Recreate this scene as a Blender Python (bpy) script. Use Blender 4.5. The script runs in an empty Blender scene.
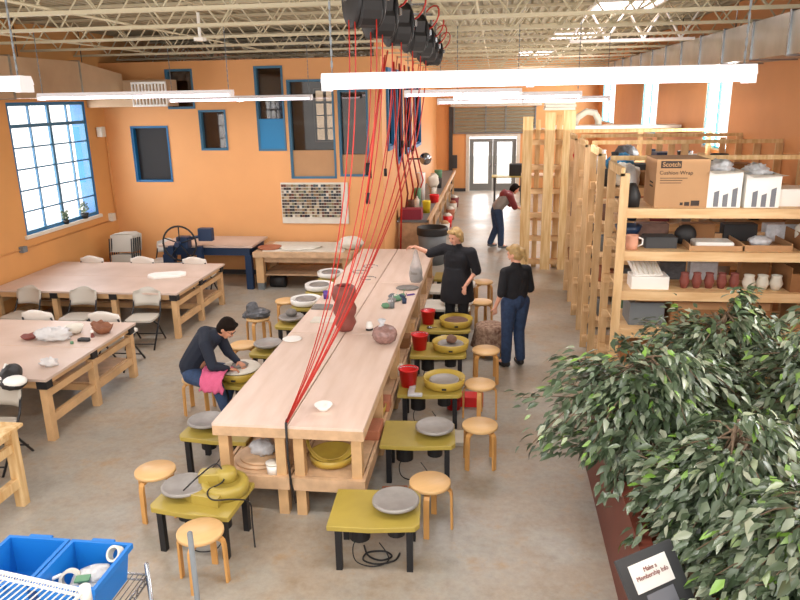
import bpy, math, random
from mathutils import Vector, Matrix
R = math.radians
random.seed(7)
SC = bpy.context.scene
COL = SC.collection
PI = math.pi

# ------------------------------------------------------------------ materials
def lin(h):
    h = h.lstrip('#'); o = []
    for i in (0, 2, 4):
        c = int(h[i:i+2], 16)/255
        o.append(c/12.92 if c <= .04045 else ((c+.055)/1.055)**2.4)
    return (*o, 1)

def mat(name, hexc, rough=.6, metal=0, noise=0, nscale=6, bump=0, bscale=30, hex2=None, stretch=(1, 1, 1), emit=0, spec=.5, trans=0):
    m = bpy.data.materials.new(name); m.use_nodes = True
    nt = m.node_tree; N = nt.nodes; L = nt.links
    b = N['Principled BSDF']; c = lin(hexc)
    b.inputs['Base Color'].default_value = c
    b.inputs['Roughness'].default_value = rough
    b.inputs['Metallic'].default_value = metal
    b.inputs['Specular IOR Level'].default_value = spec
    b.inputs['Transmission Weight'].default_value = trans
    tc = N.new('ShaderNodeTexCoord'); mp = N.new('ShaderNodeMapping')
    mp.inputs['Scale'].default_value = stretch
    L.new(tc.outputs['Object'], mp.inputs['Vector'])
    if noise or hex2:
        n = N.new('ShaderNodeTexNoise'); n.inputs['Scale'].default_value = nscale; n.inputs['Detail'].default_value = 5
        L.new(mp.outputs[0], n.inputs['Vector'])
        r = N.new('ShaderNodeValToRGB'); e = r.color_ramp.elements
        e[0].position = .35; e[1].position = .68
        c2 = lin(hex2) if hex2 else tuple(v*(1-noise) for v in c[:3])+(1,)
        e[0].color = c2; e[1].color = c
        L.new(n.outputs['Fac'], r.inputs['Fac']); L.new(r.outputs['Color'], b.inputs['Base Color'])
    if bump:
        n2 = N.new('ShaderNodeTexNoise'); n2.inputs['Scale'].default_value = bscale
        L.new(mp.outputs[0], n2.inputs['Vector'])
        bp = N.new('ShaderNodeBump'); bp.inputs['Strength'].default_value = bump; bp.inputs['Distance'].default_value = .02
        L.new(n2.outputs['Fac'], bp.inputs['Height']); L.new(bp.outputs[0], b.inputs['Normal'])
    if emit:
        b.inputs['Emission Color'].default_value = c; b.inputs['Emission Strength'].default_value = emit
    return m

def floor_mat():
    m = bpy.data.materials.new('stained_concrete'); m.use_nodes = True
    nt = m.node_tree; N = nt.nodes; L = nt.links; b = N['Principled BSDF']
    tc = N.new('ShaderNodeTexCoord')
    def ns(s, d=6, rough=.6):
        n = N.new('ShaderNodeTexNoise'); n.inputs['Scale'].default_value = s; n.inputs['Detail'].default_value = d
        n.inputs['Roughness'].default_value = rough
        L.new(tc.outputs['Object'], n.inputs['Vector']); return n
    def ramp(n, stops):
        r = N.new('ShaderNodeValToRGB'); e = r.color_ramp.elements
        while len(e) < len(stops): e.new(.5)
        for k, (p, c) in enumerate(stops): e[k].position = p; e[k].color = lin(c)
        L.new(n.outputs['Fac'], r.inputs['Fac']); return r
    a = ramp(ns(.55), [(.34, '737876'), (.45, '9a968d'), (.53, '9f8260'), (.6, 'a39b8d'), (.7, 'b8b7b3')])
    c = ramp(ns(3.2, 8, .7), [(.3, '7d6f60'), (.45, '9d9992'), (.55, 'a9a69f'), (.68, 'b08c62')])
    d = ramp(ns(16, 8, .75), [(.35, '8c8374'), (.6, 'b7ab97')])
    m1 = N.new('ShaderNodeMix'); m1.data_type = 'RGBA'; m1.inputs[0].default_value = .48
    L.new(a.outputs[0], m1.inputs[6]); L.new(c.outputs[0], m1.inputs[7])
    m2 = N.new('ShaderNodeMix'); m2.data_type = 'RGBA'; m2.inputs[0].default_value = .3
    L.new(m1.outputs[2], m2.inputs[6]); L.new(d.outputs[0], m2.inputs[7])
    L.new(m2.outputs[2], b.inputs['Base Color'])
    rr = N.new('ShaderNodeMapRange'); rr.inputs[3].default_value = .2; rr.inputs[4].default_value = .5
    L.new(ns(1.5).outputs['Fac'], rr.inputs[0]); L.new(rr.outputs[0], b.inputs['Roughness'])
    b.inputs['Specular IOR Level'].default_value = .35
    return m

def block_wall_mat(name, hexc):
    m = mat(name, hexc, .6, noise=.08, nscale=1.2)
    nt = m.node_tree; N = nt.nodes; L = nt.links; b = N['Principled BSDF']
    tc = N.new('ShaderNodeTexCoord'); sx = N.new('ShaderNodeSeparateXYZ'); L.new(tc.outputs['Object'], sx.inputs[0])
    ad = N.new('ShaderNodeMath'); ad.operation = 'ADD'; L.new(sx.outputs[0], ad.inputs[0]); L.new(sx.outputs[1], ad.inputs[1])
    cb = N.new('ShaderNodeCombineXYZ'); L.new(ad.outputs[0], cb.inputs[0]); L.new(sx.outputs[2], cb.inputs[1])
    br = N.new('ShaderNodeTexBrick'); br.inputs['Scale'].default_value = 1
    br.inputs['Brick Width'].default_value = .4; br.inputs['Row Height'].default_value = .2
    br.inputs['Mortar Size'].default_value = .006
    L.new(cb.outputs[0], br.inputs['Vector'])
    bp = N.new('ShaderNodeBump'); bp.invert = True; bp.inputs['Strength'].default_value = .25; bp.inputs['Distance'].default_value = .01
    L.new(br.outputs['Fac'], bp.inputs['Height']); L.new(bp.outputs[0], b.inputs['Normal'])
    return m

def glass_mat(name='window_glass', tint='ffffff', gloss=.12):
    m = bpy.data.materials.new(name); m.use_nodes = True
    nt = m.node_tree; N = nt.nodes; L = nt.links; N.remove(N['Principled BSDF'])
    t = N.new('ShaderNodeBsdfTransparent'); t.inputs[0].default_value = lin(tint)
    g = N.new('ShaderNodeBsdfGlossy'); g.inputs['Roughness'].default_value = .03
    x = N.new('ShaderNodeMixShader'); x.inputs[0].default_value = gloss
    L.new(t.outputs[0], x.inputs[1]); L.new(g.outputs[0], x.inputs[2]); L.new(x.outputs[0], N['Material Output'].inputs['Surface'])
    return m

M = {}
M['floor'] = floor_mat()
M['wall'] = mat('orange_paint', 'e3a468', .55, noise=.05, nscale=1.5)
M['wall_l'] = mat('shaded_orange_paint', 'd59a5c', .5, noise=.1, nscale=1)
M['wall_r'] = block_wall_mat('orange_block', 'd9965f')
M['deck'] = mat('metal_deck', 'a39a80', .6, noise=.1, nscale=3)
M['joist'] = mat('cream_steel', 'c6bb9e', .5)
M['brbowl'] = mat('brown_bowl_clay', '8a573a', .7, noise=.2)
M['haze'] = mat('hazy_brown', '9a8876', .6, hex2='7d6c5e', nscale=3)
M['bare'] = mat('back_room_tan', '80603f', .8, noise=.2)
M['blue'] = mat('blue_trim_paint', '12699e', .45)
M['teal'] = mat('slate_blue_trim', '3d6f8c', .5)
M['bluep'] = mat('blue_board', '1379ad', .5)
M['bluetr'] = mat('teal_mullion', '1fa0c4', .4)
M['dkblue'] = mat('navy_paint', '192f4d', .45)
M['muntin'] = mat('grey_blue_muntin', '3f7190', .5)
M['glass'] = glass_mat()
M['film'] = mat('clear_film', 'd4d0ce', .35, noise=.15, nscale=18, bump=.5, bscale=25); M['film'].node_tree.nodes['Principled BSDF'].inputs['Alpha'].default_value = .5
M['film2'] = mat('milky_film', 'e6e4e2', .3, bump=.5, bscale=25); M['film2'].node_tree.nodes['Principled BSDF'].inputs['Alpha'].default_value = .7
M['glassd'] = glass_mat('smoky_glass', 'c0b2a2', .05)
M['black'] = mat('black_metal', '17171b', .45)
M['rubber'] = mat('black_rubber', '1d1b1c', .6)
M['pine'] = mat('pine_lumber', 'dfbc8d', .6, hex2='c59c6a', nscale=5, stretch=(3, 3, .4))
M['pinex'] = mat('pine_board', 'e6c495', .6, hex2='d0a674', nscale=5, stretch=(.4, 3, 3))
M['pinel'] = mat('pale_lumber', 'e4c795', .6, hex2='caa066', nscale=6, stretch=(4, 4, .3))
M['ply'] = mat('birch_plywood', 'e0c9ba', .5, hex2='d4baa8', nscale=2.5, stretch=(3, .5, 1))
M['plyt'] = mat('worn_laminate', 'cfb9ab', .45, hex2='c0a898', nscale=1.5)
M['edge'] = mat('ply_edge', 'd3ae88', .6, noise=.25, nscale=8)
M['leg'] = mat('table_leg_pine', 'd3aa7a', .6, noise=.2, nscale=5)
M['birch'] = mat('birch_veneer', 'dcb27a', .4, noise=.1, nscale=4, stretch=(1, 5, 1))
M['birchl'] = mat('bent_birch', 'd09a58', .4, noise=.12, nscale=6)
M['yellow'] = mat('mustard_plastic', 'ad9845', .42, noise=.1, nscale=6)
M['yellowp'] = mat('yellow_splash_pan', 'c0a244', .4, noise=.12, nscale=10)
M['head'] = mat('dusty_aluminium', '9c9792', .5, .25, noise=.15, nscale=12)
M['clay'] = mat('grey_clay', '86807a', .7, noise=.25, nscale=15, bump=.4)
M['brclay'] = mat('brown_clay', '7a5a4c', .65, noise=.25, nscale=15, bump=.3)
M['terra'] = mat('red_clay', '87483f', .6, noise=.15, nscale=8)
M['terral'] = mat('bisque_red', 'b36f50', .7, noise=.2, nscale=8)
M['redpl'] = mat('red_plastic', 'd81f22', .35)
M['redc'] = mat('red_cord', 'b8291e', .5)
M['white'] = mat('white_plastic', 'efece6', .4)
M['offw'] = mat('off_white', 'dcd6c8', .55, noise=.1)
M['chair'] = mat('putty_plastic', 'b9b2a6', .45)
M['chairl'] = mat('pale_chair_plastic', 'd9d3ca', .45)
M['fixt'] = mat('white_enamel', 'f0edf2', .4)
M['tube'] = mat('lit_tube', 'fff2fb', .4, emit=5)
M['galv'] = mat('galvanised', 'b3b2aa', .32, .75, noise=.25, nscale=3)
M['ductl'] = mat('painted_duct', 'c2a484', .45, .25, noise=.15, nscale=2)
M['steel'] = mat('chrome', '9a9ea4', .25, .9)
M['greyp'] = mat('grey_plastic', '6d7275', .5)
M['bluebin'] = mat('blue_bin_plastic', '1672c4', .4)
M['card'] = mat('cardboard', 'b98e64', .75, noise=.08, nscale=4)
M['cardd'] = mat('cardboard_dark', '96683f', .8, noise=.15, nscale=4)
M['ink'] = mat('dark_ink', '3a2c24', .7)
M['inkg'] = mat('grey_ink', '75777e', .7)
M['brown'] = mat('oxblood_panel', '6b3426', .5, noise=.15, nscale=4)
M['leaf'] = None
M['bark'] = mat('bark', '7b6650', .8, noise=.3, nscale=20)
M['skin'] = mat('skin', 'dca287', .55)
M['skin2'] = mat('tanned_skin', 'c98d6e', .55)
M['blackc'] = mat('black_cloth', '14141a', .85, bump=.3, bscale=12)
M['navyc'] = mat('dark_navy_cloth', '1a2130', .85, bump=.3, bscale=12)
M['jeans'] = mat('denim', '34496b', .85, noise=.25, nscale=25)
M['jeansd'] = mat('dark_denim', '2b3f60', .85, noise=.3, nscale=20)
M['blonde'] = mat('blonde_hair', 'b8965f', .5, noise=.3, nscale=30)
M['dhair'] = mat('dark_hair', '1c120c', .8, noise=.3, nscale=30, spec=.15)
M['pink'] = mat('pink_towel', 'e0688f', .9, bump=.6, bscale=60)
M['eye'] = mat('eye_dark', '2a1c18', .3)
M['lip'] = mat('lips', 'b5625a', .5)
M['bag'] = mat('clear_bag', 'cfcfd2', .3, noise=.2, nscale=20, bump=.6, bscale=30)
M['bagc'] = mat('clay_in_bag', 'a37e76', .25, noise=.35, nscale=22, bump=.8, bscale=30)
M['bagd'] = mat('grey_bag', '55565a', .4, noise=.3, nscale=20, bump=.6, bscale=25)
M['board'] = mat('grey_door_paint', '7d8282', .5)
M['shutter'] = mat('olive_grey_shutter', '8a8672', .6, noise=.1)
M['green'] = mat('dull_green', '5e8d6c', .6)
M['purple'] = mat('purple', '5a3c8e', .5)
M['mag'] = mat('magenta_tub', '8c1f3a', .5)
M['yel'] = mat('bright_yellow', 'e8d22a', .5)
M['dkgrey'] = mat('dark_grey', '3b3c3e', .6)
M['darkred'] = mat('dark_red', '7b2a2c', .6)

def leaf_mat():
    m = bpy.data.materials.new('ficus_leaf'); m.use_nodes = True
    nt = m.node_tree; N = nt.nodes; L = nt.links; b = N['Principled BSDF']
    g = N.new('ShaderNodeNewGeometry')
    r = N.new('ShaderNodeValToRGB'); e = r.color_ramp.elements
    while len(e) < 5: e.new(.5)
    for k, (p, c) in enumerate([(0, '37472f'), (.4, '4f6046'), (.7, '6b7960'), (.88, '989d86'), (.975, '78a040')]):
        e[k].position = p; e[k].color = lin(c)
    L.new(g.outputs['Random Per Island'], r.inputs['Fac']); L.new(r.outputs[0], b.inputs['Base Color'])
    b.inputs['Roughness'].default_value = .38; b.inputs['Specular IOR Level'].default_value = .7
    return m
M['leaf'] = leaf_mat()

def tile_mat():   # glaze sample tiles in rows on a pale backing
    m = mat('glaze_tiles', '4a4038', .4)
    nt = m.node_tree; N = nt.nodes; L = nt.links; b = N['Principled BSDF']
    g = N.new('ShaderNodeNewGeometry')
    r = N.new('ShaderNodeValToRGB'); r.color_ramp.interpolation = 'CONSTANT'; e = r.color_ramp.elements
    cs = ['2a2422', '51433a', '8a6f4a', '3b4a50', 'b7a88c', '6b3b2a', '2d2a30', '7d7a5a', '40342c', '9a8a78']
    while len(e) < len(cs): e.new(.5)
    for k, c in enumerate(cs): e[k].position = k/len(cs); e[k].color = lin(c)
    L.new(g.outputs['Random Per Island'], r.inputs['Fac']); L.new(r.outputs[0], b.inputs['Base Color'])
    return m
M['tiles'] = tile_mat()
M['giraffe'] = mat('brown_patterned_cloth', '6b4a3a', .9, hex2='a78c76', nscale=22)

# ------------------------------------------------------------------ mesh builder
def frame_from(d):
    d = Vector(d).normalized()
    u = Vector((0, 0, 1)) if abs(d.z) < .95 else Vector((1, 0, 0))
    a = d.cross(u).normalized(); b = a.cross(d).normalized()
    return a, b, d

class MB:
    def __init__(s): s.v = []; s.f = []; s.sm = []
    def add(s, vs, fs, smooth=False):
        o = len(s.v); s.v += [tuple(x) for x in vs]; s.f += [tuple(i+o for i in f) for f in fs]; s.sm += [smooth]*len(fs); return s
    def box(s, c, d, rz=0, rx=0, ry=0, taper=None):
        hx, hy, hz = d[0]/2, d[1]/2, d[2]/2
        vs = [Vector((x*hx, y*hy, z*hz)) for z in (-1, 1) for y in (-1, 1) for x in (-1, 1)]
        if taper: vs = [Vector((v.x*(taper if v.z > 0 else 1), v.y*(taper if v.z > 0 else 1), v.z)) for v in vs]
        mm = Matrix.Rotation(rz, 3, 'Z') @ Matrix.Rotation(ry, 3, 'Y') @ Matrix.Rotation(rx, 3, 'X')
        C = Vector(c)
        return s.add([mm @ v + C for v in vs], [(0, 2, 3, 1), (4, 5, 7, 6), (0, 1, 5, 4), (1, 3, 7, 5), (3, 2, 6, 7), (2, 0, 4, 6)])
    def bb(s, x0, x1, y0, y1, z0, z1): return s.box(((x0+x1)/2, (y0+y1)/2, (z0+z1)/2), (x1-x0, y1-y0, z1-z0))
    def rbox(s, c, d, r=.02, rz=0, seg=3):   # box with rounded vertical corners and slight top bevel
        hx, hy, hz = d[0]/2, d[1]/2, d[2]/2; pts = []
        for cx, cy, a0 in ((hx-r, hy-r, 0), (-hx+r, hy-r, 90), (-hx+r, -hy+r, 180), (hx-r, -hy+r, 270)):
            for k in range(seg+1):
                a = R(a0+90*k/seg); pts.append((cx+r*math.cos(a), cy+r*math.sin(a)))
        cs, sn = math.cos(rz), math.sin(rz)
        b = min(r*.4, hz*.5)
        rings = [(-hz, 1), (hz-b, 1), (hz, 1-b/max(hx, hy))]
        vs = [((x*cs-y*sn)*k+c[0], (x*sn+y*cs)*k+c[1], z+c[2]) for z, k in rings for x, y in pts]
        n = len(pts); fs = [tuple(range(n-1, -1, -1)), tuple(range(2*n, 3*n))]
        for j in range(2):
            for i in range(n): fs.append((j*n+i, j*n+(i+1) % n, (j+1)*n+(i+1) % n, (j+1)*n+i))
        return s.add(vs, fs)
    def beam(s, p, q, w, h):
        p, q = Vector(p), Vector(q); a, b, d = frame_from(q-p)
        vs = [e + a*x*w/2 + b*y*h/2 for e in (p, q) for y in (-1, 1) for x in (-1, 1)]
        return s.add(vs, [(0, 2, 3, 1), (4, 5, 7, 6), (0, 1, 5, 4), (1, 3, 7, 5), (3, 2, 6, 7), (2, 0, 4, 6)])
    def tube(s, pts, r, n=8, cap=True, rs=None):
        pts = [Vector(p) for p in pts]; vs = []; pa = None
        for i, p in enumerate(pts):
            d = (pts[min(i+1, len(pts)-1)]-pts[max(i-1, 0)]).normalized()
            if pa is None: a, b, _ = frame_from(d)
            else:
                a = (pa - d*pa.dot(d)).normalized(); b = a.cross(d)
            pa = a; rr = rs[i] if rs else r
            vs += [p + (a*math.cos(2*PI*k/n)+b*math.sin(2*PI*k/n))*rr for k in range(n)]
        fs = []
        for i in range(len(pts)-1):
            for k in range(n):
                fs.append((i*n+k, (i+1)*n+k, (i+1)*n+(k+1) % n, i*n+(k+1) % n))
        if cap: fs += [tuple(range(n)), tuple(range(len(vs)-1, len(vs)-n-1, -1))]
        return s.add(vs, fs, True)
    def lathe(s, prof, c=(0, 0, 0), n=24, smooth=True, M3=None, cap=True):
        vs = []; C = Vector(c)
        for r, z in prof:
            for k in range(n):
                v = Vector((r*math.cos(2*PI*k/n), r*math.sin(2*PI*k/n), z))
                if M3: v = M3 @ v
                vs.append(v+C)
        fs = []
        for j in range(len(prof)-1):
            for k in range(n): fs.append((j*n+k, j*n+(k+1) % n, (j+1)*n+(k+1) % n, (j+1)*n+k))
        s.add(vs, fs, smooth)
        if cap:
            o = len(s.v)-len(vs)
            s.f += [tuple(o+k for k in range(n-1, -1, -1)), tuple(o+(len(prof)-1)*n+k for k in range(n))]; s.sm += [False, False]
        return s
    def cyl(s, c, r, h, n=20, M3=None): return s.lathe([(r, 0), (r, h)], c, n, False, M3)
    def prism(s, poly, z0, z1):
        n = len(poly); vs = [(x, y, z0) for x, y in poly]+[(x, y, z1) for x, y in poly]
        return s.add(vs, [tuple(range(n-1, -1, -1)), tuple(range(n, 2*n))]+[(i, (i+1) % n, n+(i+1) % n, n+i) for i in range(n)])
    def ell(s, c, r, n=16, m=10, M3=None, jit=0, seed=0):
        rnd = random.Random(seed); vs = []; C = Vector(c)
        for j in range(1, m):
            t = PI*j/m
            for k in range(n):
                q = 1+rnd.uniform(-jit, jit)
                v = Vector((r[0]*math.sin(t)*math.cos(2*PI*k/n)*q, r[1]*math.sin(t)*math.sin(2*PI*k/n)*q, -r[2]*math.cos(t)*q))
                vs.append((M3 @ v if M3 else v)+C)
        a = Vector((0, 0, -r[2])); b = Vector((0, 0, r[2]))
        vs += [(M3 @ a if M3 else a)+C, (M3 @ b if M3 else b)+C]; fs = []
        for j in range(m-2):
            for k in range(n): fs.append((j*n+k, j*n+(k+1) % n, (j+1)*n+(k+1) % n, (j+1)*n+k))
        A = len(vs)-2
        for k in range(n):
            fs.append((A, (k+1) % n, k)); fs.append((A+1, (m-2)*n+k, (m-2)*n+(k+1) % n))
        return s.add(vs, fs, True)
    def cap(s, p, q, r0, r1, n=12):   # closed tapered capsule
        p, q = Vector(p), Vector(q); a, b, d = frame_from(q-p if (q-p).length > 1e-5 else Vector((0, 0, 1)))
        prof = []
        for k in range(1, 5): t = PI/2*k/4; prof.append((p-d*r0*math.cos(t), r0*math.sin(t)))
        for k in range(0, 4): t = PI/2*k/4; prof.append((q+d*r1*math.sin(t), r1*math.cos(t)))
        vs = [c+(a*math.cos(2*PI*k/n)+b*math.sin(2*PI*k/n))*r for c, r in prof for k in range(n)]
        m = len(prof); vs += [p-d*r0, q+d*r1]; fs = []
        for j in range(m-1):
            for k in range(n): fs.append((j*n+k, (j+1)*n+k, (j+1)*n+(k+1) % n, j*n+(k+1) % n))
        A = m*n
        for k in range(n):
            fs.append((A, k, (k+1) % n)); fs.append((A+1, (m-1)*n+(k+1) % n, (m-1)*n+k))
        return s.add(vs, fs, True)
    def build(s, name, material, parent=None, remesh=0, smooth=0, loc=None, bevel=0):
        me = bpy.data.meshes.new(name); me.from_pydata(s.v, [], s.f); me.update()
        me.polygons.foreach_set('use_smooth', s.sm if not remesh else [True]*len(s.f))
        mats = material if isinstance(material, (list, tuple)) else [material]
        for mm in mats: me.materials.append(M[mm] if isinstance(mm, str) else mm)
        o = bpy.data.objects.new(name, me); COL.objects.link(o)
        if parent: o.parent = parent
        if loc: o.location = loc
        if remesh:
            md = o.modifiers.new('remesh', 'REMESH'); md.mode = 'VOXEL'; md.voxel_size = remesh; md.use_smooth_shade = True
            if smooth:
                sm = o.modifiers.new('smooth', 'SMOOTH'); sm.factor = .5; sm.iterations = smooth
        if bevel:
            md = o.modifiers.new('bevel', 'BEVEL'); md.width = bevel; md.segments = 2; md.limit_method = 'ANGLE'
        return o

def sp(pts, n=6):
    P = [Vector(p) for p in pts]; out = []
    for i in range(len(P)-1):
        a, b, c, d = P[max(i-1, 0)], P[i], P[i+1], P[min(i+2, len(P)-1)]
        for k in range(n):
            t = k/n; out.append(.5*((2*b)+(c-a)*t+(2*a-5*b+4*c-d)*t*t+(3*b-a-3*c+d)*t**3))
    return out+[P[-1]]
def tag(o, label=None, cat=None, group=None, kind=None):
    if label: o['label'] = label
    if cat: o['category'] = cat
    if group: o['group'] = group
    if kind: o['kind'] = kind
    return o
def thing(name, label, cat, loc=(0, 0, 0), rz=0, group=None):
    o = bpy.data.objects.new(name, None); o.empty_display_size = .1; COL.objects.link(o)
    o.location = loc; o.rotation_euler = (0, 0, rz)
    return tag(o, label, cat, group)
def dup(root, loc, rz=0, label=None, group=None, parent=None):
    c = root.copy(); COL.objects.link(c)
    if parent: c.parent = parent
    else:
        c.location = loc; c.rotation_euler = (0, 0, rz)
        if label: c['label'] = label
        if group: c['group'] = group
    for ch in KIDS.get(root.name, []) or [x for x in list(bpy.data.objects) if x.parent == root]:
        dup(ch, None, parent=c)
    return c
KIDS = {}
def struct(mb, name, material, label=None):
    o = mb.build(name, material); o['kind'] = 'structure'; return o
def one(mb, name, material, label, cat, group=None, loc=None, **kw):
    return tag(mb.build(name, material, loc=loc, **kw), label, cat, group)
def txt(body, size, loc, rot, material, name, parent, ext=.002, align='LEFT', bold=False):
    cu = bpy.data.curves.new(name, 'FONT'); cu.body = body; cu.size = size; cu.extrude = ext; cu.align_x = align
    if bold: cu.offset = size*.02
    o = bpy.data.objects.new(name, cu); COL.objects.link(o); o.location = loc; o.rotation_euler = rot
    cu.materials.append(M[material])
    bpy.context.view_layer.update()
    me = bpy.data.meshes.new_from_object(o.evaluated_get(bpy.context.evaluated_depsgraph_get()))
    bpy.data.objects.remove(o); o = bpy.data.objects.new(name, me); COL.objects.link(o); o.location = loc; o.rotation_euler = rot
    if parent: o.parent = parent
    return o

# ------------------------------------------------------------------ setting
def holed(mb, axis, at, th, u0, u1, z0, z1, holes):
    """wall slab along u with rectangular holes (u0,u1,z0,z1)"""
    us = sorted({u0, u1, *[h[0] for h in holes], *[h[1] for h in holes]})
    zs = sorted({z0, z1, *[h[2] for h in holes], *[h[3] for h in holes]})
    for a, b in zip(us, us[1:]):
        for c, d in zip(zs, zs[1:]):
            um, zm = (a+b)/2, (c+d)/2
            if any(h[0] < um < h[1] and h[2] < zm < h[3] for h in holes): continue
            if axis == 'x': mb.bb(a, b, at, at+th, c, d)
            else: mb.bb(at, at+th, a, b, c, d)
    return mb
Y0 = -1.5; YF = 27.9; XL = -8.0; XR = 3.8; XC = -2.2; YP = 14.2; ZT = 4.98
struct(MB().bb(XL-.3, XR+.3, Y0, YF+.3, -.1, 0), 'floor', 'floor')
LW = [(11.16, 13.5, 1.4, 3.62), (5.6, 8.2, 1.4, 3.62), (1.0, 3.6, 1.4, 3.62)]
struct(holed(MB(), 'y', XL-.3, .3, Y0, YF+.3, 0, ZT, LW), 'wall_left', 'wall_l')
RW = [(12.5, 13.95, 2.62, 4.0), (17.9, 19.7, 2.62, 4.0), (24.1, 26.8, 2.62, 4.0), (4, 6.2, 2.62, 4.0)]
struct(holed(MB(), 'y', XR, .3, Y0, YF+.3, 0, ZT, RW), 'wall_right', 'wall_r')
struct(holed(MB(), 'x', YF, .3, XC, XR, 0, ZT, [(-1.0, .92, 0, 2.08)]), 'wall_far', 'wall')
PW = [(-6.58, -6.03, 3.45, 4.2), (-7.45, -6.66, 1.98, 3.1), (-5.95, -5.4, 2.62, 3.4), (-4.73, -4.17, 2.6, 4.22), (-4.08, -3.16, 2.04, 3.95), (-3.06, -2.48, 2.08, 3.74)]
struct(holed(MB(), 'x', YP, .15, XL, XC, 0, 4.36, PW), 'wall_partition', 'wall')
SW = [(14.9, 15.6, 2.6, 4.1), (16.3, 17.1, 2.2, 4.1), (17.9, 18.9, 2.3, 3.9), (20.0, 21.4, 2.3, 4.1)]
struct(holed(MB(), 'y', XC-.15, .15, YP+.15, YF, 0, ZT, SW), 'wall_corridor', 'wall')
struct(holed(MB(), 'x', 18.4, .12, XL, XC-.15, 0, 4.4, [(-4.62, -4.02, 2.5, 3.85), (-3.6, -2.7, 2.6, 3.7)]), 'wall_back_room', 'bare')
# ceiling: corrugated deck with ribs along the depth
mb = MB(); x = XL-.3; prof = []
while x < XR+.3:
    prof += [(x, 4.93), (x+.06, 4.93), (x+.085, 4.97), (x+.125, 4.97)]; x += .15
vs = []
for y in (Y0, YF+.3): vs += [(a, y, z) for a, z in prof]
n = len(prof); mb.add(vs, [(i, i+1, n+i+1, n+i) for i in range(n-1)])
mb.bb(XL-.3, XR+.3, Y0, YF+.3, 4.98, 5.05)
struct(mb, 'ceiling', 'deck')
# baseboards
struct(MB().bb(XL, XC, YP-.02, YP, 0, .1), 'baseboard_partition', 'dkgrey')
struct(MB().bb(XC, -1.06, YF-.02, YF, 0, .12).bb(.98, XR, YF-.02, YF, 0, .12), 'baseboard_far', 'dkgrey')

# windows ------------------------------------------------------------
wn = [0]
def window(axis, at, u0, u1, z0, z1, nu, nz, fm='blue', th=.3, inner=-1, pane='glass', fw=.07, mm='muntin', depth=None):
    """steel sash window filling a hole; axis y = wall along Y at x=at"""
    wn[0] += 1; name = 'window_%d' % wn[0]
    r = bpy.data.objects.new(name, None); COL.objects.link(r); r['kind'] = 'structure'
    def B(m, a, b, c, d, e, f):   # a,b along wall; c,d across; e,f height
        if axis == 'y': m.bb(at+c, at+d, a, b, e, f)
        else: m.bb(a, b, at+c, at+d, e, f)
    m = MB(); D = depth if depth else th
    # reveal lining
    B(m, u0, u0+.03, 0, D, z0, z1); B(m, u1-.03, u1, 0, D, z0, z1); B(m, u0+.03, u1-.03, 0, D, z1-.03, z1); B(m, u0+.03, u1-.03, 0, D, z0, z0+.03)
    m.build('window_frame', fm, r)
    c = D*(.12 if inner < 0 else .8)
    m = MB(); B(m, u0+.03, u1-.03, c-.003, c+.003, z0+.03, z1-.03); m.build('pane', pane, r)
    m = MB()
    if nu > 1 or nz > 1:
        for i in range(0, nu+1):
            u = u0+.03+(u1-u0-.06)*i/nu; w = .035 if i in (0, nu) or i == nu//2 else .013
            B(m, max(u-w, u0+.03), min(u+w, u1-.03), c-.02, c+.02, z0+.03, z1-.03)
        for i in range(0, nz+1):
            z = z0+.03+(z1-z0-.06)*i/nz; w = .03 if i in (0, nz) or i in (nz-1,) else .013
            B(m, u0+.03, u1-.03, c-.018, c+.018, max(z-w, z0+.03), min(z+w, z1-.03))
        m.build('muntins', mm, r)
    if inner == 1: return r
    return r
for (a, b, c, d) in LW: window('y', XL, a, b, c, d, 4, 6, th=-.3)
for k, (a, b, c, d) in enumerate(RW): window('y', XR, a, b, c, d, 2, 1, fm='offw', th=.3, mm='bluetr')
def casing(mb, u0, u1, z0, z1, w=.05):
    mb.bb(u0-w, u0, YP-.02, YP, z0-w, z1+w).bb(u1, u1+w, YP-.02, YP, z0-w, z1+w).bb(u0, u1, YP-.02, YP, z1, z1+w).bb(u0, u1, YP-.02, YP, z0-w, z0)
    return mb
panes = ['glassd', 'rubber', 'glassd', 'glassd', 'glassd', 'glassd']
for k, (a, b, c, d) in enumerate(PW):
    r = window('x', YP, a, b, c, d, 1, 1, fm='blue' if k == 1 else 'teal', th=.15, pane=panes[k], inner=1)
    m = casing(MB(), a, b, c, d, .012); m.build('casing', 'blue' if k == 1 else 'teal', r)
    if k in (0, 2, 3, 5): MB().bb(a+.03, b-.03, YP+.125, YP+.135, c+.03, d-.03).build('haze_board', 'haze', r)  # added board, its brown colour imitates the hazy reflection on the glass
    if k == 3: MB().bb(a+.03, b-.03, YP+.01, YP+.03, c+.03, c+.62).build('blue_panel', 'bluep', r)
    if k == 4: MB().bb(a+.03, b-.03, YP+.05, YP+.07, c+.03, c+.55).build('wood_panel', 'card', r)
    if k == 5: MB().bb(a+.03, b-.03, YP+.05, YP+.07, c+.03, c+.42).build('wood_panel', 'card', r)
for (a, b, c, d) in SW:
    r = window('y', XC, a, b, c, d, 1, 1, fm='blue', th=-.15, pane='glassd')
    m = MB()
    for (p, q, s, t) in ((a-.08, a, c-.08, d+.08), (b, b+.08, c-.08, d+.08), (a, b, d, d+.08), (a, b, c-.08, c)): m.bb(XC, XC+.05, p, q, s, t)
    m.build('casing', 'blue', r)
window('x', 18.4, -4.62, -4.02, 2.5, 3.85, 2, 4, fm='offw', th=.12, mm='dkgrey')
window('x', 18.4, -3.6, -2.7, 2.6, 3.7, 2, 3, fm='offw', th=.12)
# window ledge under the big left window
struct(MB().bb(XL-.02, XL+.05, 11.1, 13.55, 1.34, 1.4), 'trim_1', 'offw')
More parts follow.
